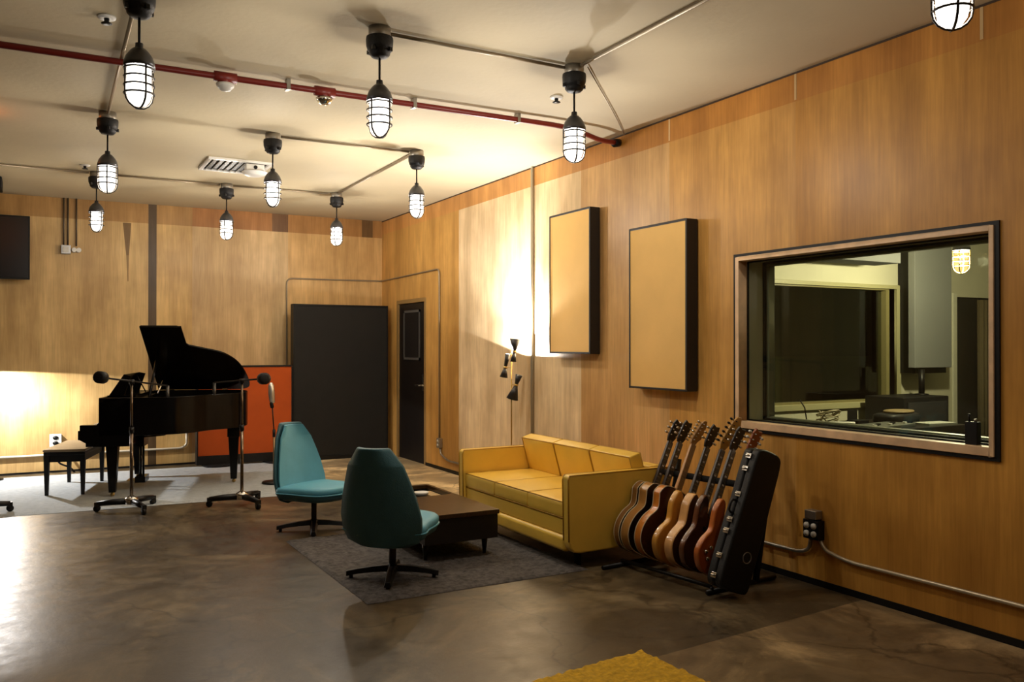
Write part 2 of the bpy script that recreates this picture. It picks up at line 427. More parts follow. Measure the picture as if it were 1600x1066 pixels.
# ------------------------------------------------------------------ control room seen through the window
CY = 6.0
cr = MB()
hx0, hx1, hz0, hz1 = 5.9, 7.85, .93, 2.10      # booth window hole in far wall
px0, px1, pz1 = 8.96, 9.86, 2.05               # doorway
for a in ((W + .28, hx0, 0, 2.8), (hx1, px0, 0, 2.8), (hx0, hx1, 0, hz0), (hx0, hx1, hz1, 2.8), (px0, px1, pz1, 2.8), (px1, 11, 0, 2.8)):
    cr.box(a[0], a[1], CY, CY + .12, a[2], a[3])
tag(cr.build('wall_control_room_far', OLIVE), kind='structure')
m = MB(); m.box(11, 11.1, .5, CY + .1, 0, 2.8); tag(m.build('wall_control_room_side', OLIVE), kind='structure')
m = MB(); m.box(W + .28, 11, .4, .5, 0, 2.8); tag(m.build('wall_control_room_near', OLIVE), kind='structure')
m = MB()
for a in ((.5, wy0, 0, 2.8), (wy1, CY, 0, 2.8), (wy0, wy1, 0, wz0), (wy0, wy1, wz1, 2.8)): m.box(W + .24, W + .28, *a)
tag(m.build('wall_control_room_window_side', OLIVE), kind='structure')
m = MB(); m.box(W + .2, 11.1, .4, 8.9, 2.8, 2.85); tag(m.build('ceiling_control_room', OLIVE), kind='structure')
m = MB(); m.box(W + .02, 11.1, .4, 8.9, -.05, 0); tag(m.build('floor_control_room', pbr('dark_carpet', (.05, .045, .035), .9)), kind='structure')
# booth window
bw = MB(); ring(bw, 0, 0, (0, 0, 0, 0), (0, 0, 0, 0)) if False else None
def ring_y(m, ya, yb, o, i):
    (a0, a1, c0, c1), (b0, b1, d0, d1) = o, i
    m.box(a0, b0, ya, yb, c0, c1); m.box(b1, a1, ya, yb, c0, c1); m.box(b0, b1, ya, yb, c0, d0); m.box(b0, b1, ya, yb, d1, c1)
m = MB(); ring_y(m, CY - .03, CY + .14, (hx0 - .02, 8.0, .87, 2.14), (hx0 + .02, 7.93, .93, 2.10))
w2 = m.build('window_2', pbr('olive_frame', (0.36, 0.33, 0.18), .5), bevel=.004); tag(w2, kind='structure')
m = MB(); ring_y(m, CY + .0, CY + .1, (hx0 + .02, 7.93, .93, 2.10), (hx0 + .03, 7.80, .95, 2.085)); m.build('inner_frame', pbr('olive_dark', (0.2, .17, .07), .5), w2)
m = MB(); m.box(hx0, 7.9, CY + .06, CY + .065, .9, 2.12); m.build('pane', BOOTH_GLASS, w2)
# dark booth behind
m = MB(); m.box(W + .28, 11, 8.8, 8.9, 0, 2.8); m.box(W + .28, 11, 8.78, 8.8, 0, 1.35, 1)
tag(m.build('wall_booth', [pbr('booth_dark', (.10, .06, .035), .8), pbr('booth_olive', (.30, .26, .12), .7)]), kind='structure')
m = MB(); m.box(11.0, 11.1, CY, 8.9, 0, 2.8); tag(m.build('wall_booth_side', MATS['booth_dark']), kind='structure')
m = MB(); m.box(W + .24, W + .28, CY, 8.9, 0, 2.8); tag(m.build('wall_booth_near', MATS['booth_dark']), kind='structure')
# doorway: casing and a dark door leaf, half-open curtain
m = MB(); m.box(8.90, 8.96, CY - .02, CY, 0, 2.09); m.box(9.86, 9.92, CY - .02, CY, 0, 2.09)
d2 = m.build('door_2', pbr('pale_casing', (.55, .53, .42), .4)); tag(d2, kind='structure')
m = MB(); m.box(8.96, 9.86, CY + .05, CY + .09, 0.003, 2.05); m.build('leaf', pbr('dark_leaf', (.02, .017, .012), .6), d2)
cu = MB(); pts = []
n = 60
vs = []; fs = []
for i in range(n + 1):
    u = i / n; x = 9.28 + .45 * u; y = CY - .07 + .028 * math.sin(u * 2 * PI * 7)
    for z in (0.02, 1.0, 2.02): vs.append((x, y, z))
for i in range(n):
    for k in (0, 1): fs.append((i * 3 + k, i * 3 + 3 + k, i * 3 + 4 + k, i * 3 + 1 + k))
cu._add(vs, fs, smooth=True)
o = cu.build('curtain', pbr('olive_curtain', (.10, .075, .035), .85)); sol = o.modifiers.new('s', 'SOLIDIFY'); sol.thickness = .006
tag(o, 'dark olive pleated curtain hanging in the control room doorway', 'curtain')

m = MB(); m.box(7.88, 8.48, 5.72, 5.80, 1.275, 2.62); pn = m.build('acoustic_panel', GREYF, bevel=.006)
m = MB(); m.box(7.98, 8.50, 5.80, 5.99, 1.215, 2.62); m.build('shadow_block', BLACK, pn)  # black block standing in for the panel's shadow on the wall
tag(pn, 'tall grey fabric acoustic panel on the control room wall behind the glass', 'acoustic panel')
m = MB(); m.box(6.45, 7.30, 5.45, 5.75, 2.30, 2.55); o = m.build('ceiling_baffle', pbr('grey_baffle', (.10, .10, .095), .8), bevel=.005)
for x in (6.6, 7.2):
    for y in (5.5, 5.7):
        m = MB(); m.tube([(x, y, 2.54), (x, y, 2.80)], .004, 6); m.build('hanger', BLACKM, o)
tag(o, 'dark grey slab hung under the control room ceiling above the inner window', 'acoustic baffle')

# control room desk and the things on it
desk = empty('desk', (6.2, 5.15, 0), 0, 'dark wooden desk standing under the inner window of the control room', 'desk')
m = MB(); m.box(-1.2, 1.08, -.40, .42, .74, .80); m.build('desktop', ESPR, desk, bevel=.004)
for sx in (-1.15, 1.0):
    m = MB(); m.box(sx, sx + .05, -.36, .38, 0, .74); m.build('side_panel', ESPR, desk)
m = MB(); m.box(-1.1, 1.0, .34, .37, .25, .74); m.build('modesty_panel', ESPR, desk)
m = MB(); m.box(7.34, 8.03, 5.45, 5.90, 0.0, 1.0); o = m.build('speaker_cabinet', BLACK, bevel=.01)
m = MB(); m.box(7.39, 7.98, 5.438, 5.45, .05, .95); m.build('grille', pbr('black_cloth', (.006, .006, .006), .95), o)
tag(o, 'wide black cabinet beside the far end of the control room desk', 'cabinet')
m = MB(); m.tube([(7.955, 5.70, 1.001), (7.955, 5.70, 1.26)], .03, 10); m.lathe([(.07, 1.001), (.07, 1.01), (.03, 1.017)], 16, M=Matrix.Translation((7.955, 5.70, 0)))
tag(m.build('speaker_post', BLACKM), 'short black post rising from the black cabinet in the control room', 'post')
def tangle(seed, c, R, r, n, h):
    random.seed(seed); pts = []
    for i in range(n):
        a = i * 1.35 + random.uniform(-.3, .3); q = R * random.uniform(.45, 1)
        pts.append((c[0] + q * math.cos(a), c[1] + q * .7 * math.sin(a), c[2] + r + random.uniform(0, h)))
    return catmull(pts, 6, False)
m = MB(); m.tube(tangle(3, (6.22, 5.38, .80), .14, .006, 30, .12), .006, 6)
tag(m.build('cable_coil', pbr('cream_cable', (.30, .25, .15), .5)), 'loose pile of pale cables on the control room desk', 'cable')
m = MB(); m.tube([(6.02, 5.45, .81), (6.0, 5.46, .95), (5.95, 5.47, 1.02)], .006, 6); m.lathe([(.05, .801), (.05, .812), (.01, .82)], 14, M=Matrix.Translation((6.02, 5.45, 0)))
tag(m.build('desk_microphone', BLACKM), 'thin bent gooseneck stalk beside the pale cables on the desk', 'microphone')
m = MB(); m.prism(catmull([(-.09, -.03), (.09, -.03), (.10, .02), (-.08, .03)], 4), 0, .04)
tag(m.build('control_mouse', WHITEP, loc=(6.13, 5.17, .801), rot=(0, 0, -.6), bevel=.01), 'small white handheld controller lying in front of the cables', 'controller')
o = empty('mixing_console', (6.34, 4.90, .801), .15, 'flat grey mixing surface at the front edge of the control room desk', 'mixer')
m = MB(); m.box(-.34, .30, -.12, .14, 0, .03); m.build('chassis', pbr('console_grey', (.12, .12, .10), .4, .3), o, bevel=.004)
for i in range(7):
    m = MB(); m.box(-.28 + i * .08, -.25 + i * .08, -.08 + .03 * (i % 3), -.05 + .03 * (i % 3), .031, .045); m.build('fader', WHITEP if i % 3 == 0 else BLACK, o)
o = empty('equipment_bag', (6.86, 5.17, .801), .2, 'black soft bag with a brown top lying on the control room desk', 'bag')
m = MB(); m.prism(catmull([(-.24, -.11), (.18, -.13), (.25, .0), (.18, .12), (-.22, .12)], 4), 0, .09); m.build('body', BLACK, o, bevel=.03)
m = MB(); m.prism(catmull([(-.1, -.1), (.14, -.10), (.20, 0), (.12, .1), (-.1, .08)], 4), .091, .115); m.build('flap', pbr('bag_brown', (.16, .11, .045), .7), o, bevel=.012)
o = MB(); o.box(-.17, .17, -.09, .09, 0, .018); tag(o.build('paper_stack', pbr('grey_paper', (.35, .35, .30), .6), loc=(7.02, 4.90, .801), rot=(0, 0, -.1)), 'low stack of white paper on the right end of the desk', 'paper')
m = MB(); m.box(-.08, .08, -.06, .06, 0, .03); m.box(-.07, .07, .05, .06, .03, .12)
tag(m.build('small_monitor', BLACK, loc=(6.50, 5.30, .801), rot=(0, 0, .1)), 'small black box of gear left of the soft bag on the desk', 'audio gear')

# black box on the window sill
o = empty('sill_transmitter', (W + .03, 2.79, wz0 + .0705), 0, 'small black handheld radio standing on the window sill at its right end', 'radio')
m = MB(); m.box(-.018, .018, -.035, .035, 0, .12); m.build('body', BLACK, o, bevel=.004)
m = MB(); m.tube([(0, .02, .12), (0, .02, .16)], .006, 8); m.build('antenna', BLACKM, o)
m = MB(); m.tube([(0, -.015, .12), (0, -.015, .135)], .008, 10); m.build('knob', STEEL, o)

# ------------------------------------------------------------------ caged pendant lamps
def lit_glass(name, col, e):
    m = bpy.data.materials.new(name); n, l = nt(m); n.clear()
    o = n.new('ShaderNodeOutputMaterial'); em = n.new('ShaderNodeEmission'); em.inputs[0].default_value = (*col, 1); em.inputs[1].default_value = e
    tr = n.new('ShaderNodeBsdfTransparent'); tr.inputs[0].default_value = (.96, .96, .96, 1); ad = n.new('ShaderNodeAddShader')
    l.new(em.outputs[0], ad.inputs[0]); l.new(tr.outputs[0], ad.inputs[1]); l.new(ad.outputs[0], o.inputs[0]); return m
GLOBE = lit_glass('lit_globe', (1.0, .97, .92), .8)
GLOBE_AMB = lit_glass('lit_globe_amber', (1.0, .62, .22), .45)
def pendant(loc, label, group='caged pendant lamps on the studio ceiling', drop=.616, globe=GLOBE, gold=False, watts=None, col=LAMP_C):
    o = empty('pendant_lamp', loc, 0, label, 'lamp', group)
    zb = -drop
    m = MB(); m.lathe([(.062, 0), (.062, -.055), (.056, -.06)], 20); m.build('ceiling_box', STEEL, o)
    m = MB(); m.lathe([(.074, -.055), (.076, -.07), (.074, -.105), (.066, -.13), (.060, -.132), (.058, -.15), (.044, -.165), (.02, -.17), (.0, -.17)], 20)
    m.lathe([(.0, -.055), (.074, -.055)], 20)
    for k in range(4):
        a = k * PI / 2 + .5; m.box(-.009, .009, -.009, .009, -.14, -.118, M=Matrix.Translation((.068 * math.cos(a), .068 * math.sin(a), 0)))
    m.build('canopy', CASTI, o)
    m = MB(); m.tube([(0, 0, -.17), (0, 0, zb + .318)], .0065, 8); m.build('stem', BLACKM, o)
    m = MB(); m.lathe([(.0, zb + .322), (.018, zb + .322), (.02, zb + .30), (.030, zb + .295), (.045, zb + .28), (.062, zb + .255), (.072, zb + .225), (.074, zb + .205), (.066, zb + .205), (.0, zb + .212)], 20)
    m.build('cap', CAPG, o)
    m = MB(); m.lathe([(.052, zb + .206), (.056, zb + .19), (.056, zb + .075), (.050, zb + .045), (.034, zb + .022), (.0, zb + .014)], 16)
    m.build('globe', globe, o)
    cage = MB(); R = .069; wm = BRASS if gold else WIRE
    for zz in (.195, .155, .115, .075):
        cage.tube([(R * math.cos(t * PI / 10), R * math.sin(t * PI / 10), zb + zz) for t in range(20)], .0048, 6, closed=True)
    for k in range(4):
        a = k * PI / 4 + .35; pts = []
        for t in range(0, 9):
            th = t * PI / 8; rr = R * math.cos(th); zz = zb + .07 - .066 * math.sin(th)
            pts.append((rr * math.cos(a), rr * math.sin(a), zz))
        pts = [(R * math.cos(a), R * math.sin(a), zb + .205)] + pts + [(-R * math.cos(a), -R * math.sin(a), zb + .205)]
        if k % 2 == 0: cage.tube(pts, .0052, 6)
    cage.build('wire_guard', wm, o)
    ld = bpy.data.lights.new('bulb_light', 'POINT'); ld.energy = watts or LAMP_P; ld.color = col; ld.shadow_soft_size = .042
    b = bpy.data.objects.new('bulb_light', ld); COL.objects.link(b); b.location = (0, 0, zb + .125); b.parent = o
    return o
lamps = [
 ((.43, 4.54, H), 'caged pendant lamp with large lit globe at the upper left, hung nearest on the left'),
 ((1.66, 4.53, H), 'caged pendant lamp at the upper middle, right of the large upper left lamp'),
 ((2.96, 4.55, H), 'caged pendant lamp in front of the red pipe end near the right wall'),
 ((2.93, 1.97, H), 'caged pendant lamp cut off by the top right corner of the photo'),
 ((.46, 7.17, H), 'caged pendant lamp hung directly in front of the leftmost far lamp'),
 ((.52, 9.68, H), 'leftmost of the three small caged lamps in the row nearest the back wall'),
 ((1.80, 9.70, H), 'small caged pendant lamp right beside the ceiling vent, nearest the back wall'),
 ((1.71, 7.22, H), 'middle sized caged pendant lamp just right of the ceiling vent'),
 ((3.00, 7.22, H), 'caged pendant lamp hung over the sofa end where the conduit turns toward the back wall'),
 ((3.02, 9.66, H), 'rightmost small caged lamp of the row nearest the back wall, above the grey gobo'),
]
p0 = None
WATT = (.26, .90, 1.08, .68, .38, .42, 1.0, 1.1, 1.25, 1.1)     # per-lamp power; left and top right lamps lowered to darken those corners
for i, (loc, lb) in enumerate(lamps):
    if p0 is None: p0 = pendant(loc, lb, watts=LAMP_P * WATT[0])
    else:
        c = copy_tree(p0); c.location = loc; c['label'] = lb
        bl = [x for x in S.objects if x.parent == c and x.type == 'LIGHT'][0]
        bl.data = bl.data.copy(); bl.data.energy = LAMP_P * WATT[i]
        c.rotation_euler = (0, 0, (0, .2, .9, .5, 1.1, .3, .7, .15, 1.3, .6)[i])
pendant((7.06, 4.67, 2.8), 'amber lit caged lamp hung in the control room behind the window', None, .67, GLOBE_AMB, True, 150.0, (1.0, .88, .64))

o = empty('added_glow_lamp', (-.44, 7.52, H), 0, 'small orange lamp added unseen beyond the left edge to cast an orange ceiling glow', 'lamp')  # unseen fixture added for the orange glow on the ceiling
m = MB(); m.lathe([(.05, 0), (.05, -.02), (.035, -.025)], 16); m.build('base', BLACKM, o)
m = MB(); m.lathe([(.032, -.025), (.03, -.07), (0, -.085)], 16); m.build('lens', lit_glass('orange_lens', (1, .2, .02), .5), o)
ld = bpy.data.lights.new('bulb_light', 'POINT'); ld.energy = 1.6; ld.color = (1, .22, .02); ld.shadow_soft_size = .015
b = bpy.data.objects.new('bulb_light', ld); COL.objects.link(b); b.location = (0, 0, -.055); b.parent = o

# ------------------------------------------------------------------ ceiling services
def conduit(name, pts, r, mat, label, cat='conduit', rad=.08, group=None):
    m = MB(); m.tube(arc_path(pts, rad), r, 8); return tag(m.build(name, mat), label, cat, group)
zc = H - .016
conduit('ceiling_conduit', [(1.72, 4.55, zc), (2.90, 4.57, zc)], .011, CONDUIT, 'thin metal conduit joining the two nearest lamps on the right ceiling')
conduit('ceiling_conduit', [(2.965, 4.48, zc), (2.95, 2.03, zc)], .011, CONDUIT, 'thin conduit running from the red pipe lamp to the top right corner lamp')
conduit('ceiling_conduit', [(.43, 4.61, zc), (.46, 7.1, zc)], .011, CONDUIT, 'thin conduit from the large upper left lamp back to the lamp behind it')
conduit('ceiling_conduit', [(1.78, 7.23, zc), (2.93, 7.23, zc)], .011, CONDUIT, 'thin conduit crossing the ceiling to the lamp over the sofa end')
conduit('ceiling_conduit', [(3.0, 7.29, zc), (3.02, 9.59, zc)], .011, CONDUIT, 'thin conduit from the lamp over the sofa end back to the far right lamp')
conduit('ceiling_conduit', [(-4.4, 9.52, zc), (.45, 9.67, zc)], .011, CONDUIT, 'thin conduit coming from the left edge to the leftmost far lamp')
conduit('ceiling_conduit', [(.59, 9.68, zc), (1.73, 9.70, zc)], .011, CONDUIT, 'thin conduit between the leftmost far lamp and the lamp beside the vent')
conduit('ceiling_conduit', [(1.87, 9.70, zc), (2.95, 9.67, zc)], .011, CONDUIT, 'thin conduit between the lamp beside the vent and the far right lamp')
conduit('ceiling_conduit', [(3.03, 4.5, H-.012), (3.9, 5.40, H-.012), (4.27, 5.80, H-.012)], .004, CONDUIT, 'very thin pale cable on the ceiling running to the top of the plywood wall', 'cable')
pipe = conduit('sprinkler_pipe', [(-4.45, 5.72, H - .045), (3.55, 5.70, H - .045), (3.72, 5.72, H - .05), (4.05, 5.80, H - .09), (4.27, 5.88, H - .06)], .021, REDP, 'long dark red sprinkler pipe crossing the ceiling from the left edge to the plywood wall', 'pipe', .12)
m = MB(); m.tube([(4.21, 5.862, H - .075), (4.275, 5.885, H - .06)], .034, 10); m.build('end_cap', BLACKM, pipe)
for x in (1.70, 1.05):
    m = MB(); m.tube([(x - .07, 5.71, H - .045), (x + .07, 5.71, H - .045)], .034, 12); m.tube([(x, 5.71, H - .045), (x, 5.71, H - .09)], .028, 12); m.build('tee_fitting', REDP, pipe)
    m = MB(); m.lathe([(.0, H - .135), (.03, H - .13), (.055, H - .105), (.058, H - .088), (.0, H - .088)], 16, M=Matrix.Translation((x, 5.71, 0))); m.build('sprinkler_head', CHROME if x > 1.5 else WHITEP, pipe)
for x in (.6, 1.45, 2.35, 3.2):
    m = MB(); m.box(x - .012, x + .012, 5.68, 5.74, H - .07, H); m.build('clamp', STEEL, pipe)
for x, y, lb in ((.32, 5.08, 'small round sprinkler rosette on the ceiling left of the large upper left lamp'), (3.22, 5.18, 'small round sprinkler rosette on the ceiling just left of the lamp near the plywood wall'), (.40, 9.35, 'small round sprinkler rosette on the ceiling left of the leftmost far lamp')):
    s = empty('ceiling_sprinkler', (x, y, H), 0, lb, 'sprinkler')
    m = MB(); m.lathe([(.048, -.001), (.045, -.012), (.02, -.012)], 18); m.build('rosette', WHITEP, s)
    m = MB(); m.lathe([(.014, -.010), (.012, -.035), (.028, -.037), (.028, -.041), (0, -.041)], 12); m.build('deflector', BLACKM, s)
v = empty('ceiling_vent', (1.69, 8.66, H), 0, 'white square air vent with dark slats set in the ceiling', 'vent')
m = MB()
for a in ((-.30, .30, -.30, -.265), (-.30, .30, .265, .30), (-.30, -.265, -.265, .265), (.265, .30, -.265, .265)): m.box(a[0], a[1], a[2], a[3], -.022, 0)
m.build('frame', WHITEP, v, bevel=.003)
m = MB(); m.box(-.27, .27, -.27, .27, -.004, -.001); m.build('duct', BLACK, v)
for i in range(9):
    m = MB(); x = -.235 + i * .058
    m.box(-.011, .011, -.265, .265, -.0015, .0015, M=Matrix.Translation((x, 0, -.012)) @ Matrix.Rotation(-.9, 4, 'Y')); m.build('slat', WHITEP, v)
s = empty('emergency_light', (1.82, 8.42, H), 0, 'small white box with a dome mounted in front of the ceiling vent', 'ceiling fixture')
m = MB(); m.box(-.085, .085, -.05, .05, -.105, -.03); m.tube([(0, 0, -.03), (0, 0, 0)], .02, 10); m.build('housing', WHITEP, s, bevel=.006)
m = MB(); m.tube([(0, -.048, -.06), (0, -.058, -.06)], .018, 12); m.build('lens', BLACK, s)
m = MB(); m.lathe([(.12, -.10), (.10, -.125), (.06, -.14), (0, -.145)], 20); m.lathe([(0, -.10), (.12, -.10)], 20); m.build('dome', WHITEP, s)
m = MB(); m.box(-.62, -.33, 10.4, 10.75, H - .12, H); o = m.build('ceiling_dark_box', BLACK, bevel=.01)  # plain dark box of unknown use
tag(o, 'small dark box mounted under the ceiling at the far left edge', 'ceiling fixture')

# ------------------------------------------------------------------ wall services
conduit('wall_conduit', [(W - .018, 7.31, H - .01), (W - .018, 7.31, .62)], .015, pbr('grey_conduit', (.42, .38, .30), .5, .2), 'straight grey vertical conduit on the pale plywood behind the sofa', 'conduit')
conduit('wall_conduit', [(2.925, D - .014, .06), (2.925, D - .014, 2.41), (W - .014, D - .014, 2.42), (W - .014, 9.555, 2.44), (W - .014, 9.555, .38)], .010, CONDUIT, 'thin conduit looping over the grey gobo and the door down to a small box', 'conduit', .08)
def jbox(loc, rz, kind, label):
    o = empty('outlet_box', loc, rz, label, 'outlet')
    m = MB(); m.box(-.035, .035, -.045, 0, -.057, .057); m.build('back_box', STEEL, o, bevel=.004)
    m = MB(); m.box(-.037, .037, -.050, -.045, -.06, .06); m.build('faceplate', WHITEP if kind else STEEL, o, bevel=.003)
    for z in (-.025, .025):
        m = MB(); m.tube([(0, -.0495, z), (0, -.054, z)], .018, 14); m.build('socket', WHITEP if not kind else BLACK, o)
    return o
jbox((W, 9.52, .33), -PI / 2, 0, 'small steel outlet box low on the wall right of the dark door')
conduit('wall_conduit', [(W - .02, 9.52, .28), (W - .02, 9.50, .20), (W - .02, 9.30, .14), (W - .02, 5.2, .18), (W - .02, 3.92, .19), (W - .02, 3.84, .22), (W - .02, 3.83, .30)], .012, STEEL, 'low steel conduit running behind the sofa and guitars to the four socket outlet', 'conduit', .08)
conduit('wall_conduit', [(W - .02, 3.76, .30), (W - .02, 3.72, .24), (W - .02, 3.55, .205), (W - .02, 2.5, .215), (W - .02, -2.5, .21)], .012, pbr('bright_conduit', (.5, .42, .3), .35, .4), 'low conduit curving from the four socket outlet to the right edge of the photo', 'conduit', .1)
o = empty('outlet_box', (W, 3.80, .385), -PI / 2, 'double steel outlet box with four round sockets below the window', 'outlet')
m = MB(); m.box(-.062, .062, -.055, 0, -.09, .03); m.build('back_box', BLACKM, o, bevel=.004)
m = MB(); m.box(-.045, .045, -.06, 0, .035, .09); m.build('switch_cover', STEEL, o, bevel=.005)
for x in (-.028, .028):
    for z in (-.055, -.005):
        m = MB(); m.tube([(x, -.0545, z), (x, -.066, z)], .019, 14); m.build('socket', WHITEP, o)
o = jbox((.19, D, .385), 0, 1, 'small white outlet box low on the back wall behind the piano bench')
o.scale = (1.7, 1.3, 1.25)
m = MB(); m.tube(catmull([(0.02, -.055, -.03), (.05, -.10, -.12), (.02, -.12, -.2), (.09, -.10, -.26), (.12, -.08, -.33), (.08, -.07, -.38)], 5, False), .008, 6); m.build('power_cord', BLACK, o)
conduit('wall_conduit', [(-4.4, D - .02, .215), (1.60, D - .02, .21), (1.66, D - .02, .25), (1.66, D - .02, .42)], .014, pbr('pale_conduit', (.62, .55, .42), .4, .2), 'pale conduit running low along the back wall behind the piano bench', 'conduit', .1)
jbox((1.66, D, .46), 0, 0, 'small steel box on the back wall seen under the piano beside the orange gobo')
o = empty('junction_box', (.345, D, 2.65), 0, 'steel box with two white knobs high on the back wall at left', 'junction box')
m = MB(); m.box(-.105, -.0, -.06, 0, -.05, .055); m.build('box', pbr('bright_steel', (.5, .5, .5), .4, .3), o, bevel=.006)
m = MB(); m.box(-.085, -.025, -.068, -.06, -.03, .03); m.build('switch_plate', STEEL, o)
for x in (.035, .085):
    m = MB(); m.tube([(x, 0, 0), (x, -.07, 0)], .028, 14); m.build('knob', WHITEP, o, bevel=.004)
m = MB()
for x in (-.075, -.03, .06): m.tube([(x, -.02, .05), (x, -.02, H - 2.65)], .009, 8)
m.build('riser', pbr('dark_conduit', (.10, .075, .05), .4, .4), o)
tv = empty('wall_television', (-.63, D - .14, 2.64), 0, 'black flat television high on the back wall at the left edge', 'television')
m = MB(); m.box(-.55, .55, -.03, .03, -.37, .365); m.build('housing', BLACK, tv, bevel=.006)
m = MB(); m.box(-.53, .53, -.034, -.030, -.35, .345); m.build('screen', pbr('off_screen', (.006, .006, .007), .25), tv)
m = MB(); m.box(-.15, .15, .03, .14, -.15, .15); m.build('bracket', BLACKM, tv)

# ------------------------------------------------------------------ big acoustic panels on the right wall
def wall_panel(y0, y1, z0, z1, label):
    o = empty('acoustic_panel', (W, (y0 + y1) / 2, (z0 + z1) / 2), 0, label, 'acoustic panel', 'tan fabric panels on the plywood wall')
    hy, hz = (y1 - y0) / 2, (z1 - z0) / 2; t = .115
    m = MB(); ring(m, -t, -.012, (-hy, hy, -hz, hz), (-hy + .016, hy - .016, -hz + .016, hz - .016)); m.build('frame', pbr('panel_edge', (.014, .010, .008), .6), o, bevel=.002, seg=1)
    m = MB(); m.box(-t + .004, -.015, -hy + .016, hy - .016, -hz + .016, hz - .016); m.build('fabric_face', FABT, o)
    m = MB()
    for yy in (-hy * .6, hy * .6): m.box(-.012, 0, yy - .03, yy + .03, -hz * .7, hz * .7)
    m.build('wall_cleat', BLACKM, o)
wall_panel(6.155, 6.83, 1.433, 2.705, 'tan fabric panel with black edges, left one near the floor lamp')
wall_panel(4.895, 5.60, 1.165, 2.44, 'tan fabric panel with black edges, right one nearer the window')

# ------------------------------------------------------------------ gobos
g = empty('gobo', (2.31, 11.2, 0), 0, 'low orange fabric gobo panel standing behind the piano tail', 'acoustic screen')
m = MB(); m.box(-.575, .575, -.05, .05, .14, 1.235); m.build('panel', pbr('orange_fabric', (.50, .078, .004), .85, bump=.2, bscale=200, var=.06), g)
m = MB()
for a in ((-.59, .59, 1.235, 1.255), (-.59, .59, .03, .14), (-.59, -.575, .14, 1.235), (.575, .59, .14, 1.235)): m.box(a[0], a[1], -.06, .06, a[2], a[3])
m.build('frame', BLACK, g)
for x in (-.35, .4):
    m = MB(); m.prism(catmull([(-.14, -.2), (.14, -.2), (.14, .2), (-.14, .2)], 4), .013, .03); m.build('foot', BLACK, g, loc=(x, 0, 0))
g = empty('gobo', (3.555, 11.20, 0), 0, 'tall dark charcoal gobo screen standing in the back corner', 'acoustic screen')
m = MB(); m.box(-.635, .635, -.06, .06, .05, 2.03); m.build('panel', pbr('charcoal_fabric', (.013, .0125, .012), .9, bump=.3, bscale=200, var=.1), g)
m = MB()
for a in ((-.65, .65, 2.03, 2.05), (-.65, .65, .0, .05), (-.65, -.635, .05, 2.03), (.635, .65, .05, 2.03)): m.box(a[0], a[1], -.07, .07, a[2], a[3])
m.build('frame', BLACK, g)

# ------------------------------------------------------------------ rugs
def rug(name, pts, th, mat, label, fuzz=.004, step=.03):
    """rectangular rug p0,p1,p3 corners with a slightly uneven pile"""
    a, b, c = [Vector((*p, 0)) for p in pts]
    nu = max(2, int((b - a).length / step)); nv = max(2, int((c - a).length / step)); m = MB(); vs = []; fs = []
    for i in range(nu + 1):
        for j in range(nv + 1):
            e = i in (0, nu) or j in (0, nv)
            p = a + (b - a) * i / nu + (c - a) * j / nv
            if e: p += Vector((random.uniform(-1, 1), random.uniform(-1, 1), 0)) * fuzz * .6
            vs.append((p.x, p.y, .002 if e else th + random.uniform(-fuzz, fuzz)))
    for i in range(nu):
        for j in range(nv): fs.append((i * (nv + 1) + j, (i + 1) * (nv + 1) + j, (i + 1) * (nv + 1) + j + 1, i * (nv + 1) + j + 1))
    m._add(vs, fs, smooth=True); o = m.build(name, mat); return tag(o, label, 'rug')
rug('area_rug', [(1.68, 4.775), (3.24, 4.80), (1.67, 6.62)], .014, pbr('grey_shag', (.082, .072, .068), .95, bump=1.0, bscale=60, var=.55, vscale=28), 'dark grey shag rug under the coffee table and the nearer blue chair', .004, .022)
rug('area_rug', [(-3.4, 8.87), (2.75, 8.62), (-3.4, 11.46)], .012, pbr('grey_flat_rug', (.38, .41, .43), .95, bump=.5, bscale=90, var=.12, vscale=20), 'pale blue grey rug under the grand piano', .0008, .08)
rug('area_rug', [(2.58, 3.365), (.9, 3.17), (2.67, .9)], .03, pbr('mustard_shag', (.62, .36, .015), .95, bump=1.0, bscale=60, var=.22, vscale=40), 'mustard yellow shag rug with one corner at the bottom edge', .006, .022)

# ------------------------------------------------------------------ sofa
sf = empty('sofa', (3.10, 4.84, 0), 0, 'yellow vinyl three seat sofa with slab arms against the plywood wall', 'sofa')
SL, SD = 1.70, .87
for yy in (0, SL - .075):
    prof = [(0, .61), (.012, .635), (SD, .635), (SD, .14), (SD - .03, .115), (.10, .105), (.05, .115), (.02, .145), (.008, .19)]
    m = MB(); m.prism(prof, 0, .075, M=Matrix.Translation((0, yy + .075, 0)) @ Matrix.Rotation(PI / 2, 4, 'X'))
    arm = m.build('arm', YEL, sf, bevel=.014, seg=3)
    m = MB()
    for q in (.004, .071): m.tube([(.008, yy + q, .19), (.0, yy + q, .60), (.012, yy + q, .632), (SD - .02, yy + q, .634)], .005, 6)
    m.build('piping', YELD, arm)
m = MB(); m.box(SD - .12, SD, .075, SL - .075, .115, .64); m.build('back_frame', YEL, sf, bevel=.015, seg=3)
m = MB(); m.box(.035, SD - .1, .075, SL - .075, .215, .325); m.build('front_panel', YEL, sf, bevel=.008)
m = MB(); m.box(.015, SD - .1, .075, SL - .075, .105, .215); m.build('base_rail', YEL, sf, bevel=.03, seg=4)
cw = (SL - .15) / 3
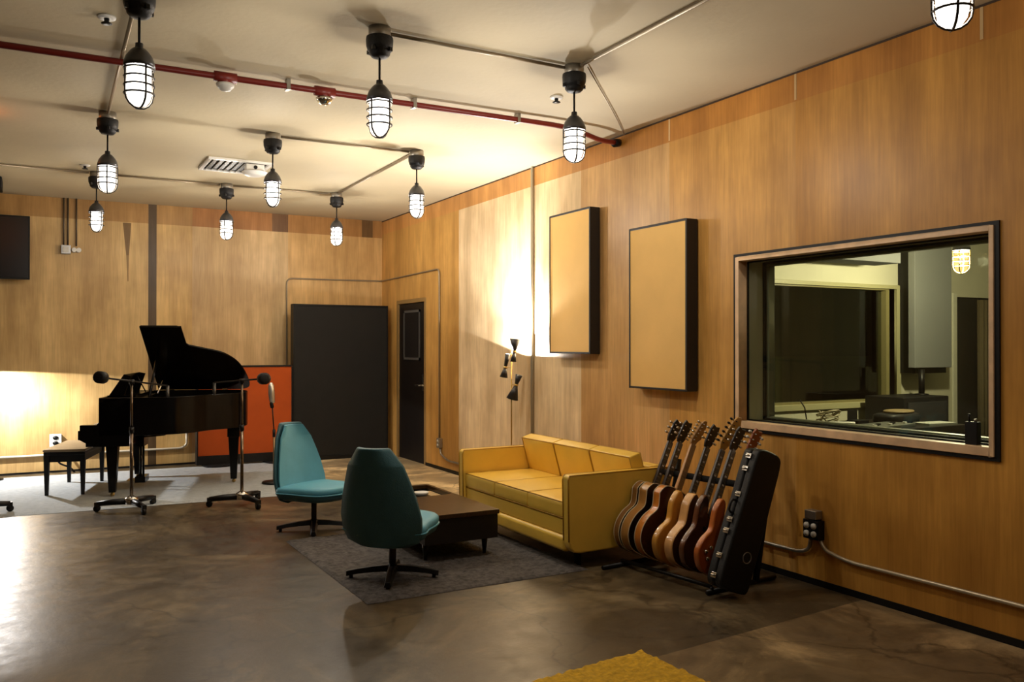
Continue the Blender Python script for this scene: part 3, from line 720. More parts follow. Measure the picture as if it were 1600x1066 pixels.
def cushion(name, w, h, d, puff, loc, rot, parent):
    """soft box w (y) x d (x) x h (z) with puffed faces"""
    n = 8; m = MB(); bm = m.bm
    bmesh.ops.create_cube(bm, size=1); bmesh.ops.subdivide_edges(bm, edges=bm.edges, cuts=n, use_grid_fill=True)
    for v in bm.verts:
        x, y, z = v.co * 2
        k = (1 - x ** 4) * (1 - y ** 4)
        fx = 1 + 0.0 * k
        v.co = Vector((x * d / 2 * (1 - .03 * (abs(z) ** 6)), y * w / 2 * (1 - .02 * abs(z) ** 6), z * h / 2))
        v.co.z += (1 if z > 0 else -1) * abs(z) ** 2 * puff * (1 - x * x) * (1 - y * y)
        v.co.z += .004 * noise.noise(Vector((x * 2 + loc[1] * 3, y * 2, z)))
    for f in bm.faces: f.smooth = True
    o = m.build(name, YEL, parent, loc=loc, rot=rot, bevel=.016, seg=3)
    return o
for i in range(3):
    yc = .075 + cw * (i + .5)
    c = cushion('seat_cushion', cw - .004, .115, .66, .008, (.355, yc, .385), (0, 0, 0), sf)
    m = MB(); dd = .33 - .005; ww = cw / 2 - .006
    for zz in (.054, -.054): m.tube([(-dd, -ww, zz), (dd, -ww, zz), (dd, ww, zz), (-dd, ww, zz)], .0045, 6, closed=True)
    m.build('piping', YELD, c)
    c = cushion('back_cushion', cw - .006, .105, .33, .022, (.655, yc, .572), (0, math.radians(-106), 0), sf)
    m = MB(); dd = .165 - .005; ww = cw / 2 - .007
    for zz in (.050, -.050): m.tube([(-dd, -ww, zz), (dd, -ww, zz), (dd, ww, zz), (-dd, ww, zz)], .0045, 6, closed=True)
    m.build('piping', YELD, c)
for x in (.14, SD - .08):
    for y in (.1, SL - .1):
        m = MB(); m.lathe([(.022, 0), (.03, .118)], 12); m.build('leg', BLACK, sf, loc=(x, y, 0))
sf.location.z = 0.0

# ------------------------------------------------------------------ coffee table
ct = empty('coffee_table', (2.30, 5.40, .015), 0, 'low dark walnut coffee table with a deep apron and open well', 'coffee table')
TX, TY = .58, 1.28; wx0, wx1, wyy0, wyy1 = .10, .55, .74, 1.24; zt = .325
m = MB()
m.box(0, wx0, 0, TY, zt - .03, zt); m.box(wx1, TX, 0, TY, zt - .03, zt); m.box(wx0, wx1, 0, wyy0, zt - .03, zt); m.box(wx0, wx1, wyy1, TY, zt - .03, zt)
m.build('tabletop', WALNUT, ct, bevel=.002, seg=1)
m = MB()
m.box(.01, .03, .01, TY - .01, .125, zt - .03); m.box(TX - .03, TX - .01, .01, TY - .01, .125, zt - .03)
m.box(.03, TX - .03, .01, .03, .125, zt - .03); m.box(.03, TX - .03, TY - .03, TY - .01, .125, zt - .03); m.box(.03, TX - .03, .03, TY - .03, .125, .14)
m.build('apron', ESPR, ct)
m = MB(); ring(m, 0, 0, (0, 0, 0, 0), (0, 0, 0, 0)); m = MB()
m.box(wx0, wx1, wyy0, wyy1, zt - .12, zt - .11); m.box(wx0 - .01, wx0, wyy0, wyy1, zt - .12, zt - .031); m.box(wx1, wx1 + .01, wyy0, wyy1, zt - .12, zt - .031)
m.box(wx0, wx1, wyy0 - .01, wyy0, zt - .12, zt - .031); m.box(wx0, wx1, wyy1, wyy1 + .01, zt - .12, zt - .031); m.build('well', BLACK, ct)
for x in (.06, TX - .06):
    for y in (.12, TY - .12):
        m = MB(); m.lathe([(.012, 0), (.026, .128)], 12); m.build('leg', ESPR, ct, loc=(x, y, 0))
m = MB(); m.lathe([(.0, 0), (.03, 0), (.055, .03), (.06, .045), (.054, .045), (.03, .01), (0, .01)], 20)
mb = MB(); mb.box(-.09, .06, -.16, .14, 0, .079); tag(mb.build('black_box', BLACK, loc=(2.66, 6.33, .222), bevel=.003), 'low black box in the coffee table well under the white dish', 'box')
tag(m.build('ashtray', WHITEP, loc=(2.66, 6.30, .302)), 'small round white dish on the black box in the coffee table well', 'dish')
m = MB(); m.box(-.045, .045, -.12, .12, 0, .085); o = m.build('wooden_tray', pbr('light_oak', (.42, .29, .13), .5, var=.15), loc=(2.795, 6.42, .222), bevel=.003)
tag(o, 'light wooden box sitting in the right side of the coffee table well', 'box')

# ------------------------------------------------------------------ blue swivel chairs
def loft(m, sections, mi=0, close_ends=True):
    n = len(sections[0]); vs = [p for s in sections for p in s]; fs = []
    for i in range(len(sections) - 1):
        for k in range(n): fs.append((i * n + k, i * n + (k + 1) % n, (i + 1) * n + (k + 1) % n, (i + 1) * n + k))
    if close_ends: fs.append(tuple(range(n - 1, -1, -1))); fs.append(tuple(range((len(sections) - 1) * n, len(sections) * n)))
    m._add(vs, fs, mi, None, True)
def swivel_chair(loc, rz, label, base_rot=0):
    """faces +x; one bent shell: tapered faceted back and seat pad, on a four arm pedestal"""
    o = empty('swivel_chair', loc, rz, label, 'chair', 'blue swivel chairs by the coffee table')
    # outer shell of the back: outline (half width, height), leaning back, thickness
    rows = [(.17, .232), (.245, .262), (.272, .33), (.278, .42), (.255, .54), (.222, .65), (.190, .745), (.182, .758), (.120, .845), (.104, .862)]
    def xc(z): return -.165 - .20 * (z - .27) - .05 * max(0, (z - .6))
    def backsec(hw, z, off, th, wrap):
        pts = []
        K = 10
        for k in range(K + 1):
            t = -1 + 2 * k / K; pts.append((xc(z) + off + wrap * (abs(t) ** 2.0), hw * t, z))
        for k in range(K, -1, -1):
            t = -1 + 2 * k / K; tt = th * (1 - .55 * abs(t) ** 4); pts.append((xc(z) + off - tt + wrap * (abs(t) ** 2.4), hw * t * 1.0, z))
        return pts
    m = MB()
    loft(m, [backsec(hw, z, 0, .055, .045) for hw, z in rows])
    sh = m.build('back_shell', TEALD, o, bevel=.006)
    m = MB()
    inner = [(hw - .022, z) for hw, z in rows if z > .36] ; inner = [(inner[0][0], .365)] + inner; inner[-1] = (inner[-1][0], .846)
    loft(m, [backsec(hw, z, .028, .030, .042) for hw, z in inner]); m.build('back_cushion', TEAL, o, bevel=.008)
    # seat pad
    out = catmull([(.29, -.16), (.33, 0), (.29, .16), (.20, .235), (.0, .258), (-.17, .24), (-.17, -.24), (0, -.258), (.20, -.235)], 5)
    m = MB(); 
    secs = []
    for z, k in ((.262, .80), (.285, .95), (.318, 1.0), (.322, 1.0)): secs.append([(x * k, y * k, z - .0 * x) for x, y in out])
    loft(m, secs); m.build('seat_shell', TEALD, o)
    m = MB(); secs = []
    for z, k in ((.323, .985), (.335, 1.005), (.358, 1.0), (.372, .95), (.378, .8), (.379, .4)): secs.append([(x * k, y * k, z + .025 * x) for x, y in out])
    loft(m, secs); m.build('seat_cushion', TEAL, o)
    m = MB(); m.tube([(x * 1.0, y * 1.0, .324) for x, y in out], .007, 6, closed=True); m.build('piping', TEAL, o)
    m = MB(); m.tube([(0, 0, .06), (0, 0, .262)], .023, 14); m.lathe([(.085, .250), (.085, .262)], 16); m.build('pedestal', pbr('bronze_post', (.05, .032, .02), .35, .6), o)
    for k in range(4):
        a = k * PI / 2 + base_rot; M = Matrix.Rotation(a, 4, 'Z')
        m = MB(); 
        secs = []
        for t, w, h0, h1 in ((0, .034, .045, .085), (.12, .030, .040, .075), (.22, .026, .030, .060), (.295, .023, .014, .045)):
            secs.append([(t, -w, h0), (t, w, h0), (t, w * .6, h1), (t, -w * .6, h1)])
        vs = [p for s in secs for p in s]; fs = []
        for i in range(3):
            for q in range(4): fs.append((i * 4 + q, i * 4 + (q + 1) % 4, i * 4 + 4 + (q + 1) % 4, i * 4 + 4 + q))
        fs += [(3, 2, 1, 0), (12, 13, 14, 15)]
        m._add(vs, fs, 0, M); leg = m.build('base_arm', BLACKM, o, bevel=.003)
        m = MB(); m.lathe([(.013, 0), (.013, .02)], 10, M=M @ Matrix.Translation((.265, 0, 0))); m.build('glide', BLACK, leg)
    m = MB(); m.lathe([(.04, .04), (.045, .07), (.025, .09)], 16); m.build('hub', BLACKM, o)
    return o
swivel_chair((1.98, 6.93, 0), math.radians(-60), 'pale blue swivel chair at the left of the rug, turned to show its seat', .75)
swivel_chair((2.00, 5.21, .016), math.radians(43), 'dark teal swivel chair seen from behind, nearest the camera', .35)

# ------------------------------------------------------------------ floor lamps with double cone shades
def dcone(parent, c, axis, r_up, r_dn, h_up, h_dn, name='lamp_shade'):
    a = Vector(axis).normalized(); M = Matrix.Translation(Vector(c)) @ a.to_track_quat('Z', 'Y').to_matrix().to_4x4()
    m = MB(); t = .0025
    m.lathe([(.016, .006), (r_up, h_up), (r_up - t, h_up), (.013, .008)], 20, M=M)
    m.lathe([(.016, -.006), (r_dn, -h_dn), (r_dn - t, -h_dn), (.013, -.008)], 20, M=M)
    s = m.build(name, pbr('black_shade', (.018, .016, .016), .4), parent)
    m = MB(); m.lathe([(0, -.009), (.020, -.009), (.020, .009), (0, .009)], 16, M=M); m.build('collar', BRASS, s)
    return s, M
fl = empty('floor_lamp', (4.09, 7.42, 0), 0, 'brass floor lamp with three black double cone shades behind the sofa', 'floor lamp')
m = MB(); m.tube([(0, 0, .02), (0, 0, 1.50)], .0075, 10); m.build('pole', BRASS, fl)
m = MB(); m.lathe([(.13, 0), (.13, .015), (.03, .028), (.012, .04)], 24); m.build('base', BLACKM, fl)
for c, ax, a, b, c1, d1 in (((.0, -.055, 1.445), (.10, .0, 1), .056, .030, .125, .10), ((-.035, .06, 1.29), (.12, -.15, 1), .026, .040, .135, .10), ((.02, -.06, 1.12), (.18, -.25, 1), .036, .060, .10, .145)):
    s, M = dcone(fl, c, ax, a, b, c1, d1)
    m = MB(); m.tube([(0, 0, c[2]), (c[0] * .9, c[1] * .9, c[2])], .004, 8); m.build('arm', BRASS, fl)
def spot(name, loc, direction, energy, ang, blend, col, parent, r=.02):
    ld = bpy.data.lights.new(name, 'SPOT'); ld.energy = energy; ld.spot_size = ang; ld.spot_blend = blend; ld.color = col; ld.shadow_soft_size = r
    o = bpy.data.objects.new(name, ld); COL.objects.link(o); o.location = loc
    o.rotation_euler = Vector(direction).to_track_quat('-Z', 'Y').to_euler(); o.parent = parent; return o
spot('bulb_light', (-.02, .055, 1.42), (.10, -.10, 1), 125, math.radians(172), .03, (1, .98, .95), fl, .02)
spot('bulb_light', (.01, -.055, 1.56), (.05, 0, 1), 85, math.radians(150), .3, (1, .98, .95), fl, .02)

fl2 = empty('floor_lamp', (-.455, 11.12, 0), 0, 'floor lamp with a dark shade glowing onto the back wall at the left edge', 'floor lamp')
m = MB(); m.tube([(0, .0, .02), (0, 0, 1.30)], .0075, 10); m.build('pole', BRASS, fl2)
m = MB(); m.lathe([(.13, .014), (.13, .03), (.03, .04), (.012, .05)], 24); m.build('base', BLACKM, fl2)
s, M = dcone(fl2, (.02, -.03, 1.29), (0, 0, 1), .04, .075, .10, .085)
spot('bulb_light', (.02, -.02, 1.212), (.0, .10, -1), 115, math.radians(172), .03, (1, .98, .95), fl2, .025)

# ------------------------------------------------------------------ microphone stands
def studio_stand(name, loc, rz, label, poleh, boom, parts=True):
    """big boom stand: low wheeled tripod base, chrome pole; boom = (weight end, head end) in local coords"""
    o = empty(name, loc, rz, label, 'microphone stand', 'studio boom stands by the piano')
    for k in range(3):
        a = k * 2 * PI / 3; M = Matrix.Rotation(a, 4, 'Z')
        m = MB(); m.tube([(.02, 0, .085), (.16, 0, .082), (.29, 0, .072)], [.030, .028, .022], 10, M=M); leg = m.build('base_leg', BLACKM, o)
        m = MB(); m.tube([(.29, -.014, .03), (.29, .014, .03)], .030, 14, M=M); m.box(.27, .31, -.02, .02, .045, .085, M=M); m.build('caster', BLACK, leg)
    m = MB(); m.lathe([(0, .05), (.05, .06), (.062, .105), (.05, .118), (.02, .135), (0, .135)], 16); m.build('hub', CHROME, o)
    m = MB(); m.tube([(0, 0, .13), (0, 0, poleh * .62)], .0155, 12); m.tube([(0, 0, poleh * .6), (0, 0, poleh)], .011, 12); m.build('pole', pbr('aged_chrome', (.16, .12, .085), .25, .9), o)
    m = MB(); m.tube([(0, 0, poleh * .60), (0, 0, poleh * .645)], .021, 12); m.build('clutch', BLACKM, o)
    a, b = Vector(boom[0]), Vector(boom[1])
    m = MB(); m.tube([a, b], .0085, 10); bo = m.build('boom_arm', BLACKM, o)
    dd = (b - a).normalized()
    m = MB(); m.tube([a - dd * .045, a - dd * .04, a + dd * .035, a + dd * .06], [.03, .052, .052, .02], 14); m.build('counterweight', BLACK, o)
    m = MB(); M, L = align(b - dd * .0, b + Vector((0, 0, -.13))); m.lathe([(0, 0), (.016, 0), (.018, .10), (.014, .13), (0, .13)], 12, M=M); m.build('microphone', pbr('mic_grey', (.10, .095, .09), .35, .7), o)
    m = MB(); m.lathe([(0, 0), (.024, 0), (.024, .04), (0, .04)], 12, M=Matrix.Translation((0, 0, poleh - .025))); m.build('boom_clamp', BLACKM, o)
    return o
studio_stand('microphone_stand', (.755, 8.56, 0), math.radians(45), 'wheeled boom stand in front of the piano keyboard end, weight pointing left', 1.178, ((-.284, -.527, 1.235), (.399, .74, 1.099)))
studio_stand('microphone_stand', (1.69, 8.33, 0), math.radians(48), 'wheeled boom stand in front of the piano tail, weight pointing right', 1.176, ((.043, -.698, 1.215), (-.065, 1.07, 1.118)))
bpy.context.view_layer.update()
studio_stand('microphone_stand', (-.50, 8.92, 0.013), .12, 'wheeled stand base just entering the photo at the left edge', 1.3, ((-.1, .3, 1.3), (-.5, -.4, 1.25)))
# fix boom directions for rotated stands: booms are given in world axes, so unrotate them
for o in [x for x in S.objects if x.name.startswith('microphone_stand')]:
    for c in [x for x in S.objects if x.parent == o and x.name.split('.')[0] in ('boom_arm', 'counterweight', 'microphone')]:
        c.rotation_euler = (0, 0, -o.rotation_euler.z)
o = empty('vocal_microphone_stand', (2.25, 9.42, .014), 0, 'slim round base stand holding a silver microphone before the orange gobo', 'microphone stand')
m = MB(); m.lathe([(0, 0), (.125, 0), (.13, .01), (.12, .022), (.02, .035), (0, .035)], 24); m.build('base', BLACK, o)
m = MB(); m.tube([(0, 0, .03), (0, 0, .56)], .011, 12); m.build('lower_pole', pbr('aged_brass', (.30, .2, .1), .3, .8), o)
m = MB(); m.tube([(0, 0, .56), (-.02, 0, .84)], .007, 10); m.tube([(0, 0, .50), (0, 0, .58)], .016, 10); m.build('upper_pole', BLACKM, o)
m = MB(); m.tube([(-.02, 0, .82), (-.03, -.01, .86), (-.015, 0, .90)], .02, 8); m.build('shock_mount', BLACK, o)
mm = MB(); mm.tube([(-.018, 0, .87), (-.025, 0, .93), (-.028, 0, .98), (-.032, 0, 1.06), (-.034, 0, 1.09)], [.026, .032, .034, .030, .012], 14)
mm.build('microphone', pbr('silver_mic', (.62, .58, .52), .3, .8), o)

# ------------------------------------------------------------------ piano bench
A15 = math.radians(-15)
b = empty('piano_bench', (.355, 10.11, .012), A15, 'dark wooden piano bench with a worn brown seat top', 'bench')
m = MB(); m.box(-.19, .19, -.46, .46, .40, .432); m.build('seat_frame', BLACK, b, bevel=.004)
m = MB(); m.box(-.195, .195, -.465, .465, .432, .458); m.build('seat_top', pbr('bench_brown', (.30, .22, .13), .4, var=.15), b, bevel=.008)
m = MB()
for x in (-.17, .155): m.box(x, x + .015, -.42, .42, .33, .40)
for y in (-.44, .425): m.box(-.155, .155, y, y + .015, .33, .40)
m.build('apron', BLACK, b)
for x in (-.165, .165):
    for y in (-.43, .43):
        m = MB(); m.hexa([(-.015, -.015, 0), (.015, -.015, 0), (.015, .015, 0), (-.015, .015, 0)], [(-.025, -.025, .40), (.025, -.025, .40), (.025, .025, .40), (-.025, .025, .40)]); m.build('leg', BLACK, b, loc=(x, y, 0))

# ------------------------------------------------------------------ grand piano (local x = length toward the tail, y = toward the bass side)
p = empty('grand_piano', (.36, 9.355, .012), A15, 'black baby grand piano with its lid raised on the pale rug', 'piano')
rim = [(.17, 0), (.55, 0), (.85, .03), (1.02, .17), (1.14, .36), (1.30, .50), (1.43, .64), (1.50, .85), (1.50, 1.12), (1.42, 1.36), (1.25, 1.46), (1.0, 1.48), (.17, 1.48)]
rim_s = [(.17, 0), (.5, 0)] + catmull(rim[1:11], 4, False)[1:] + [(1.0, 1.48), (.17, 1.48)]
def inset(o, d):
    out = []; n = len(o)
    for i in range(n):
        a = Vector(o[i - 1]); b_ = Vector(o[i]); c = Vector(o[(i + 1) % n])
        t = ((b_ - a).normalized() + (c - b_).normalized())
        if t.length < 1e-6: t = c - b_
        t.normalize(); nrm = Vector((-t.y, t.x)); out.append((b_.x + nrm.x * d, b_.y + nrm.y * d))
    return out
inn = inset(rim_s, .035)
m = MB(); n = len(rim_s)
vs = [(x, y, .605) for x, y in rim_s] + [(x, y, .98) for x, y in rim_s] + [(x, y, .98) for x, y in inn] + [(x, y, .605) for x, y in inn]
fs = []
for i in range(n):
    j = (i + 1) % n
    for k in range(4): fs.append((k * n + i, k * n + j, ((k + 1) % 4) * n + j, ((k + 1) % 4) * n + i))
m._add(vs, fs); m.build('case', PIANO, p, bevel=.004)
m = MB(); m.prism(inset(rim_s, .03), .62, .66); m.build('bottom_board', PIANO, p)
m = MB(); m.prism([(x, y) for x, y in inset(rim_s, .037) if x > .3] , .84, .85); m.build('soundboard', pbr('soundboard_spruce', (.06, .03, .012), .5), p)
m = MB()
for k in range(6):
    yy = .25 + k * .2
    m.tube([(.45, yy, .88), (min(1.38, .85 + yy * .42), min(1.4, yy + .12), .88)], .015, 6)
m.box(.42, .50, .06, 1.42, .86, .89); m.build('iron_plate', pbr('gold_plate', (.10, .065, .02), .4, .6), p)
m = MB()
for k in range(60):
    yy = .12 + k * .021; m.tube([(.46, yy, .905), (min(1.34, .75 + yy * .44), min(1.4, yy + .08), .905)], .0012, 3, caps=False)
m.build('strings', BRASS, p)
m = MB(); m.box(-.02, .45, .02, 1.46, .57, .66); m.box(.05, .45, .02, 1.46, .50, .57); m.build('key_bed', PIANO, p, bevel=.004)
for yy in (0, 1.40):
    m = MB(); m.prism([(.0, .57), (.0, .715), (.15, .715), (.17, .74), (.17, .93), (.26, .975), (.45, .98), (.45, .50), (.12, .50)], 0, .08, M=Matrix.Translation((0, yy + .08, 0)) @ Matrix.Rotation(PI / 2, 4, 'X'))
    m.build('cheek', PIANO, p, bevel=.004)
m = MB()
for k in range(52): m.box(.03, .17, .10 + k * .0245, .10 + k * .0245 + .0235, .66, .685)
m.build('white_keys', pbr('ivory', (.7, .66, .55), .3), p)
m = MB(); pat = (1, 1, 0, 1, 1, 1, 0)
for k in range(51):
    if pat[k % 7]: m.box(.08, .17, .10 + (k + 1) * .0245 - .006, .10 + (k + 1) * .0245 + .006, .685, .697)
m.build('black_keys', BLACK, p)
m = MB(); m.box(.17, .19, .08, 1.40, .66, .93); m.build('fallboard', PIANO, p)
m = MB(); m.box(.17, .50, .04, 1.44, .93, .95); m.build('top_board', PIANO, p)
# music desk
m = MB(); m.hexa([(.20, .33, .985), (.215, .33, .985), (.215, 1.15, .985), (.20, 1.15, .985)], [(.34, .33, 1.20), (.355, .33, 1.20), (.355, 1.15, 1.20), (.34, 1.15, 1.20)])
md = m.build('music_desk', PIANO, p, bevel=.003)
m = MB(); m.box(.18, .45, .33, 1.15, .952, .985); m.build('desk_shelf', PIANO, md)
for yy in (.315, 1.15):
    m = MB(); m.prism([(.20, .985), (.34, 1.20), (.41, 1.185), (.345, .985)], 0, .015, M=Matrix.Translation((0, yy + .015, 0)) @ Matrix.Rotation(PI / 2, 4, 'X')); m.build('desk_wing', PIANO, md)
for yy in (.42, 1.05):
    m = MB(); m.tube([(.335, yy, 1.17), (.43, yy, .985)], .007, 6); m.build('desk_strut', PIANO, md)
# lid: hinge along y=1.45, z=1.0
th = math.radians(29)
lid = [(.50, .0), (.50, 1.44), (.90, 1.44), (.91, 1.10), (.94, 1.05), (1.08, .985), (1.25, .90), (1.36, .77), (1.43, .62), (1.48, .42), (1.51, .20), (1.50, .06), (1.42, 0)]
ML = Matrix.Translation((0, 1.478, .981)) @ Matrix(((1, 0, 0, 0), (0, -math.cos(th), math.sin(th), 0), (0, math.sin(th), math.cos(th), 0), (0, 0, 0, 1)))
lid_o = [(.50, 0), (.50, 1.44), (.90, 1.44), (.915, 1.08)] + catmull(lid[4:], 4, False) 
m = MB(); m.prism(lid_o, 0, .018, M=ML); L_ = m.build('lid', PIANO, p, bevel=.003)
m = MB(); m.prism([(.505, .01), (.505, 1.42), (.86, 1.42), (.86, .01)], .019, .036, M=ML); m.build('lid_flap', PIANO, L_, bevel=.003)
m = MB()
for x in (.62, 1.2):
    m.box(x, x + .05, -.02, .02, -.004, .003, M=ML)
m.build('hinge', BRASS, L_)
# props
m = MB(); a = ML @ Vector((.62, .95, 0)); m.tube([(.62, .08, .98), a], .014, 8); m.build('prop_stick', PIANO, p)
m = MB(); a = ML @ Vector((.66, .50, 0)); m.tube([(.60, .72, .98), a], .009, 8); m.build('short_prop', CHROME, p)
for x, y in ((.28, .10), (.30, 1.36), (1.38, .74)):
    m = MB(); m.hexa([(-.032, -.032, .04), (.032, -.032, .04), (.032, .032, .04), (-.032, .032, .04)], [(-.055, -.055, .50), (.055, -.055, .50), (.055, .055, .50), (-.055, .055, .50)])
    m.box(-.065, .065, -.065, .065, .50, .58 if x < .5 else .615)
    lg = m.build('leg', PIANO, p, loc=(x, y, 0), bevel=.004)
    m = MB(); m.tube([(0, -.012, .02), (0, .012, .02)], .02, 12); m.tube([(0, 0, .02), (0, 0, .045)], .01, 8); m.build('caster', BRASS, lg)
m = MB(); m.box(.42, .50, .52, .78, .44, .66); m.tube([(.46, .57, .1), (.46, .57, .45)], .012, 8); m.tube([(.46, .73, .1), (.46, .73, .45)], .012, 8); m.box(.41, .51, .53, .77, .06, .12)
ly = m.build('pedal_lyre', PIANO, p)
for yy in (.59, .65, .71):
    m = MB(); m.box(.32, .41, yy - .012, yy + .012, .075, .085); m.build('pedal', BRASS, ly)
m = MB(); m.prism(catmull([(.5, .25), (.62, .3), (.72, .40), (.7, .5), (.58, .52), (.5, .5)], 4), .56, .64); m.build('action_block', PIANO, p)

# ------------------------------------------------------------------ guitars
def guitar(loc, label, kind='acoustic', top=(.02, .012, .01), side=(.2, .08, .02), head=(.012, .01, .01), neck=(.03, .02, .015),
           binding=True, inline=False, scale=1.0, tilt=26, th=.10, shape=(.20, .125, .145), knobs=0, pick=None, pegs=CHROME, rz=0.0, hs=1.0):
    o = empty('guitar', loc, 0, label, 'guitar', 'guitars lined up in the rack')
    o.rotation_euler = Euler((0, math.radians(tilt), rz), 'XYZ')
    # local frame: z up the neck, x width, y thickness, front faces -y
    lb, wa, ub = shape; BL = .49 if kind == 'acoustic' else .42
    half = [(0, 0), (lb * .55, .012), (lb * .9, .07), (lb, .15 * BL / .49), (lb * .88, .235 * BL / .49), (wa, .31 * BL / .49), (ub * .93, .38 * BL / .49), (ub, .42 * BL / .49), (ub * .75, .475 * BL / .49), (ub * .3, BL)]
    if kind != 'acoustic':   # horns and cutaways
        half_r = [(0, 0), (lb * .55, .012), (lb * .9, .07), (lb, .13), (lb * .85, .20), (wa, .265), (ub * .95, .33), (ub * .98, .385), (ub * .80, .44), (ub * .52, .43), (.045, .36)]
        half_l = [(0, 0), (lb * .55, .012), (lb * .9, .07), (lb, .13), (lb * .88, .20), (wa, .265), (ub, .34), (ub * 1.05, .40), (ub * .85, .47), (ub * .5, .455), (.04, .37)]
        right, left = half_r, half_l; BLn = .365
    else: right = left = half; BLn = .48
    pr = catmull([(x, z) for x, z in right], 4, False); pl = catmull([(-x, z) for x, z in left], 4, False)
    outl = pr + list(reversed(pl))[:-1]
    mt = pbr('guitar_top_%.2f_%.2f_%.2f' % top, top, .18, coat=.5, var=.25, vscale=5); ms = pbr('guitar_side_%.2f_%.2f_%.2f' % side, side, .22, coat=.5, var=.25, vscale=7)
    MR = Matrix.Rotation(PI / 2, 4, 'X')      # (x, z, d) -> prism axis along -y
    m = MB(); m.prism(outl, -th / 2, th / 2, 0, 1, 1, M=MR, smooth_side=True); body = m.build('body', [mt, ms], o, bevel=.004 if kind == 'acoustic' else .012, seg=3)
    if binding:
        m = MB()
        for yy in (-th / 2 + .001, th / 2 - .001): m.tube([(x, yy, z) for x, z in outl], .0032, 6, closed=True)
        m.build('binding', pbr('cream_binding', (.62, .5, .32), .35), body)
    f = -th / 2
    if kind == 'acoustic':
        m = MB(); m.lathe([(0, 0), (.05, 0), (.05, .002), (0, .002)], 24, M=Matrix.Translation((0, f - .0005, .335)) @ MR); m.build('soundhole', BLACK, body)
        m = MB(); m.box(-.075, .075, f - .01, f, .165, .195); m.build('bridge', ESPR, o, bevel=.003)
    else:
        for zz in (.17, .235, .29) if knobs else (.18, .27):
            m = MB(); m.box(-.04, .04, f - .009, f, zz - .016, zz + .016); m.build('pickup', CHROME if knobs else BLACK, o, bevel=.003)
        m = MB(); m.box(-.045, .045, f - .013, f, .115, .14); m.build('bridge', CHROME, o, bevel=.002)
    if pick:
        m = MB(); m.prism(catmull([(-.03, .15), (-.09, .16), (-.11, .22), (-.075, .30), (-.03, .32)], 4), -f, -f + .003, M=MR); m.build('pickguard', pbr('pickguard_%d' % int(pick[0] * 100), pick, .3), o)
    for k in range(knobs):
        m = MB(); m.lathe([(.012, 0), (.011, .016), (0, .016)], 12, M=Matrix.Translation((-.09 - .03 * (k % 2), f, .09 + .035 * k)) @ MR); m.build('control_knob', CHROME, o)
    nz0, nz1 = BLn - .02, .82
    mn = pbr('neck_%.2f_%.2f_%.2f' % neck, neck, .35)
    m = MB(); m.hexa([(-.028, f - .006, nz0), (.028, f - .006, nz0), (.020, f + .024, nz0), (-.020, f + .024, nz0)], [(-.022, f - .006, nz1), (.022, f - .006, nz1), (.016, f + .016, nz1), (-.016, f + .016, nz1)])
    nk = m.build('neck', mn, o, bevel=.004)
    m = MB(); m.box(-.024, .024, f - .0095, f - .006, .38, nz1)
    m.build('fretboard', pbr('rosewood', (.02, .012, .01), .4) if neck[0] < .2 else mn, nk)
    m = MB()
    for k in range(14): m.box(-.024, .024, f - .0105, f - .0094, nz1 - .44 * (1 - .94 ** (k + 1)) / .58, nz1 - .44 * (1 - .94 ** (k + 1)) / .58 + .0015)
    m.build('frets', CHROME, nk)
    if neck[0] < .2:
        for q in (.77, .72, .64, .58, .50):
            m = MB(); m.box(-.009, .009, f - .0102, f - .0094, q - .006, q + .006); m.build('inlay', WHITEP, nk)
    m = MB()
    for k in range(6): m.tube([(-.0175 + .007 * k, f - .013, .13), (-.0155 + .0062 * k, f - .0125, nz1 + .01)], .0007, 3, caps=False)
    m.build('strings', CHROME, o)
    MH = Matrix.Translation((0, f + .0, nz1)) @ Matrix.Rotation(math.radians(10), 4, 'X')
    if inline: ho = [(-.022, 0), (.022, 0), (.030, .03), (.050, .06), (.048, .15), (.030, .19), (.005, .185), (-.012, .15), (-.030, .035)]
    else: ho = [(-.022, 0), (.022, 0), (.036, .035), (.040, .13), (.030, .165), (0, .155), (-.030, .165), (-.040, .13), (-.036, .035)]
    ho = [(x * (hs if z > .01 else 1), z * hs) for x, z in ho]
    m = MB(); m.prism(ho, -.016, 0, M=MH @ MR); hd = m.build('headstock', pbr('head_%.2f_%.2f_%.2f' % head, head, .3, coat=.3), o, bevel=.003)
    for k in range(6):
        if inline: sx, z = -1, (.035 + k * .025) * hs; xa = (-.028 + .004 * k) * hs
        else: sx, z = (-1 if k < 3 else 1), .05 + (k % 3) * .038; xa = .04 * sx
        m = MB(); m.tube([(xa, .012, z), (xa + .022 * sx, .012, z)], .0035, 8, M=MH)
        m.tube([(xa + .018 * sx, .012, z), (xa + .034 * sx, .012, z)], [.009, .007], 10, M=MH)
        m.tube([(xa - .014 * sx, .01, z), (xa - .014 * sx, -.010, z)], .004, 8, M=MH); m.build('tuning_peg', pegs, hd)
    return o
RZ = math.radians(6.1)          # the rack stands slightly askew to the wall
guitar((3.562, 4.775, .085), 'dark acoustic guitar next to the sofa, first in the rack', top=(.02, .012, .01), side=(.24, .11, .035), th=.05, shape=(.195, .125, .150), rz=RZ)
guitar((3.575, 4.700, .085), 'black topped acoustic guitar with cream edging, second from the sofa', top=(.012, .01, .01), side=(.42, .20, .055), th=.075, shape=(.195, .125, .150), rz=RZ)
guitar((3.585, 4.565, .085), 'sunburst acoustic guitar with orange sides and a natural wood headstock', top=(.07, .018, .006), side=(.60, .20, .03), head=(.48, .24, .07), neck=(.48, .24, .07), inline=True, th=.06, shape=(.20, .125, .150), rz=RZ)
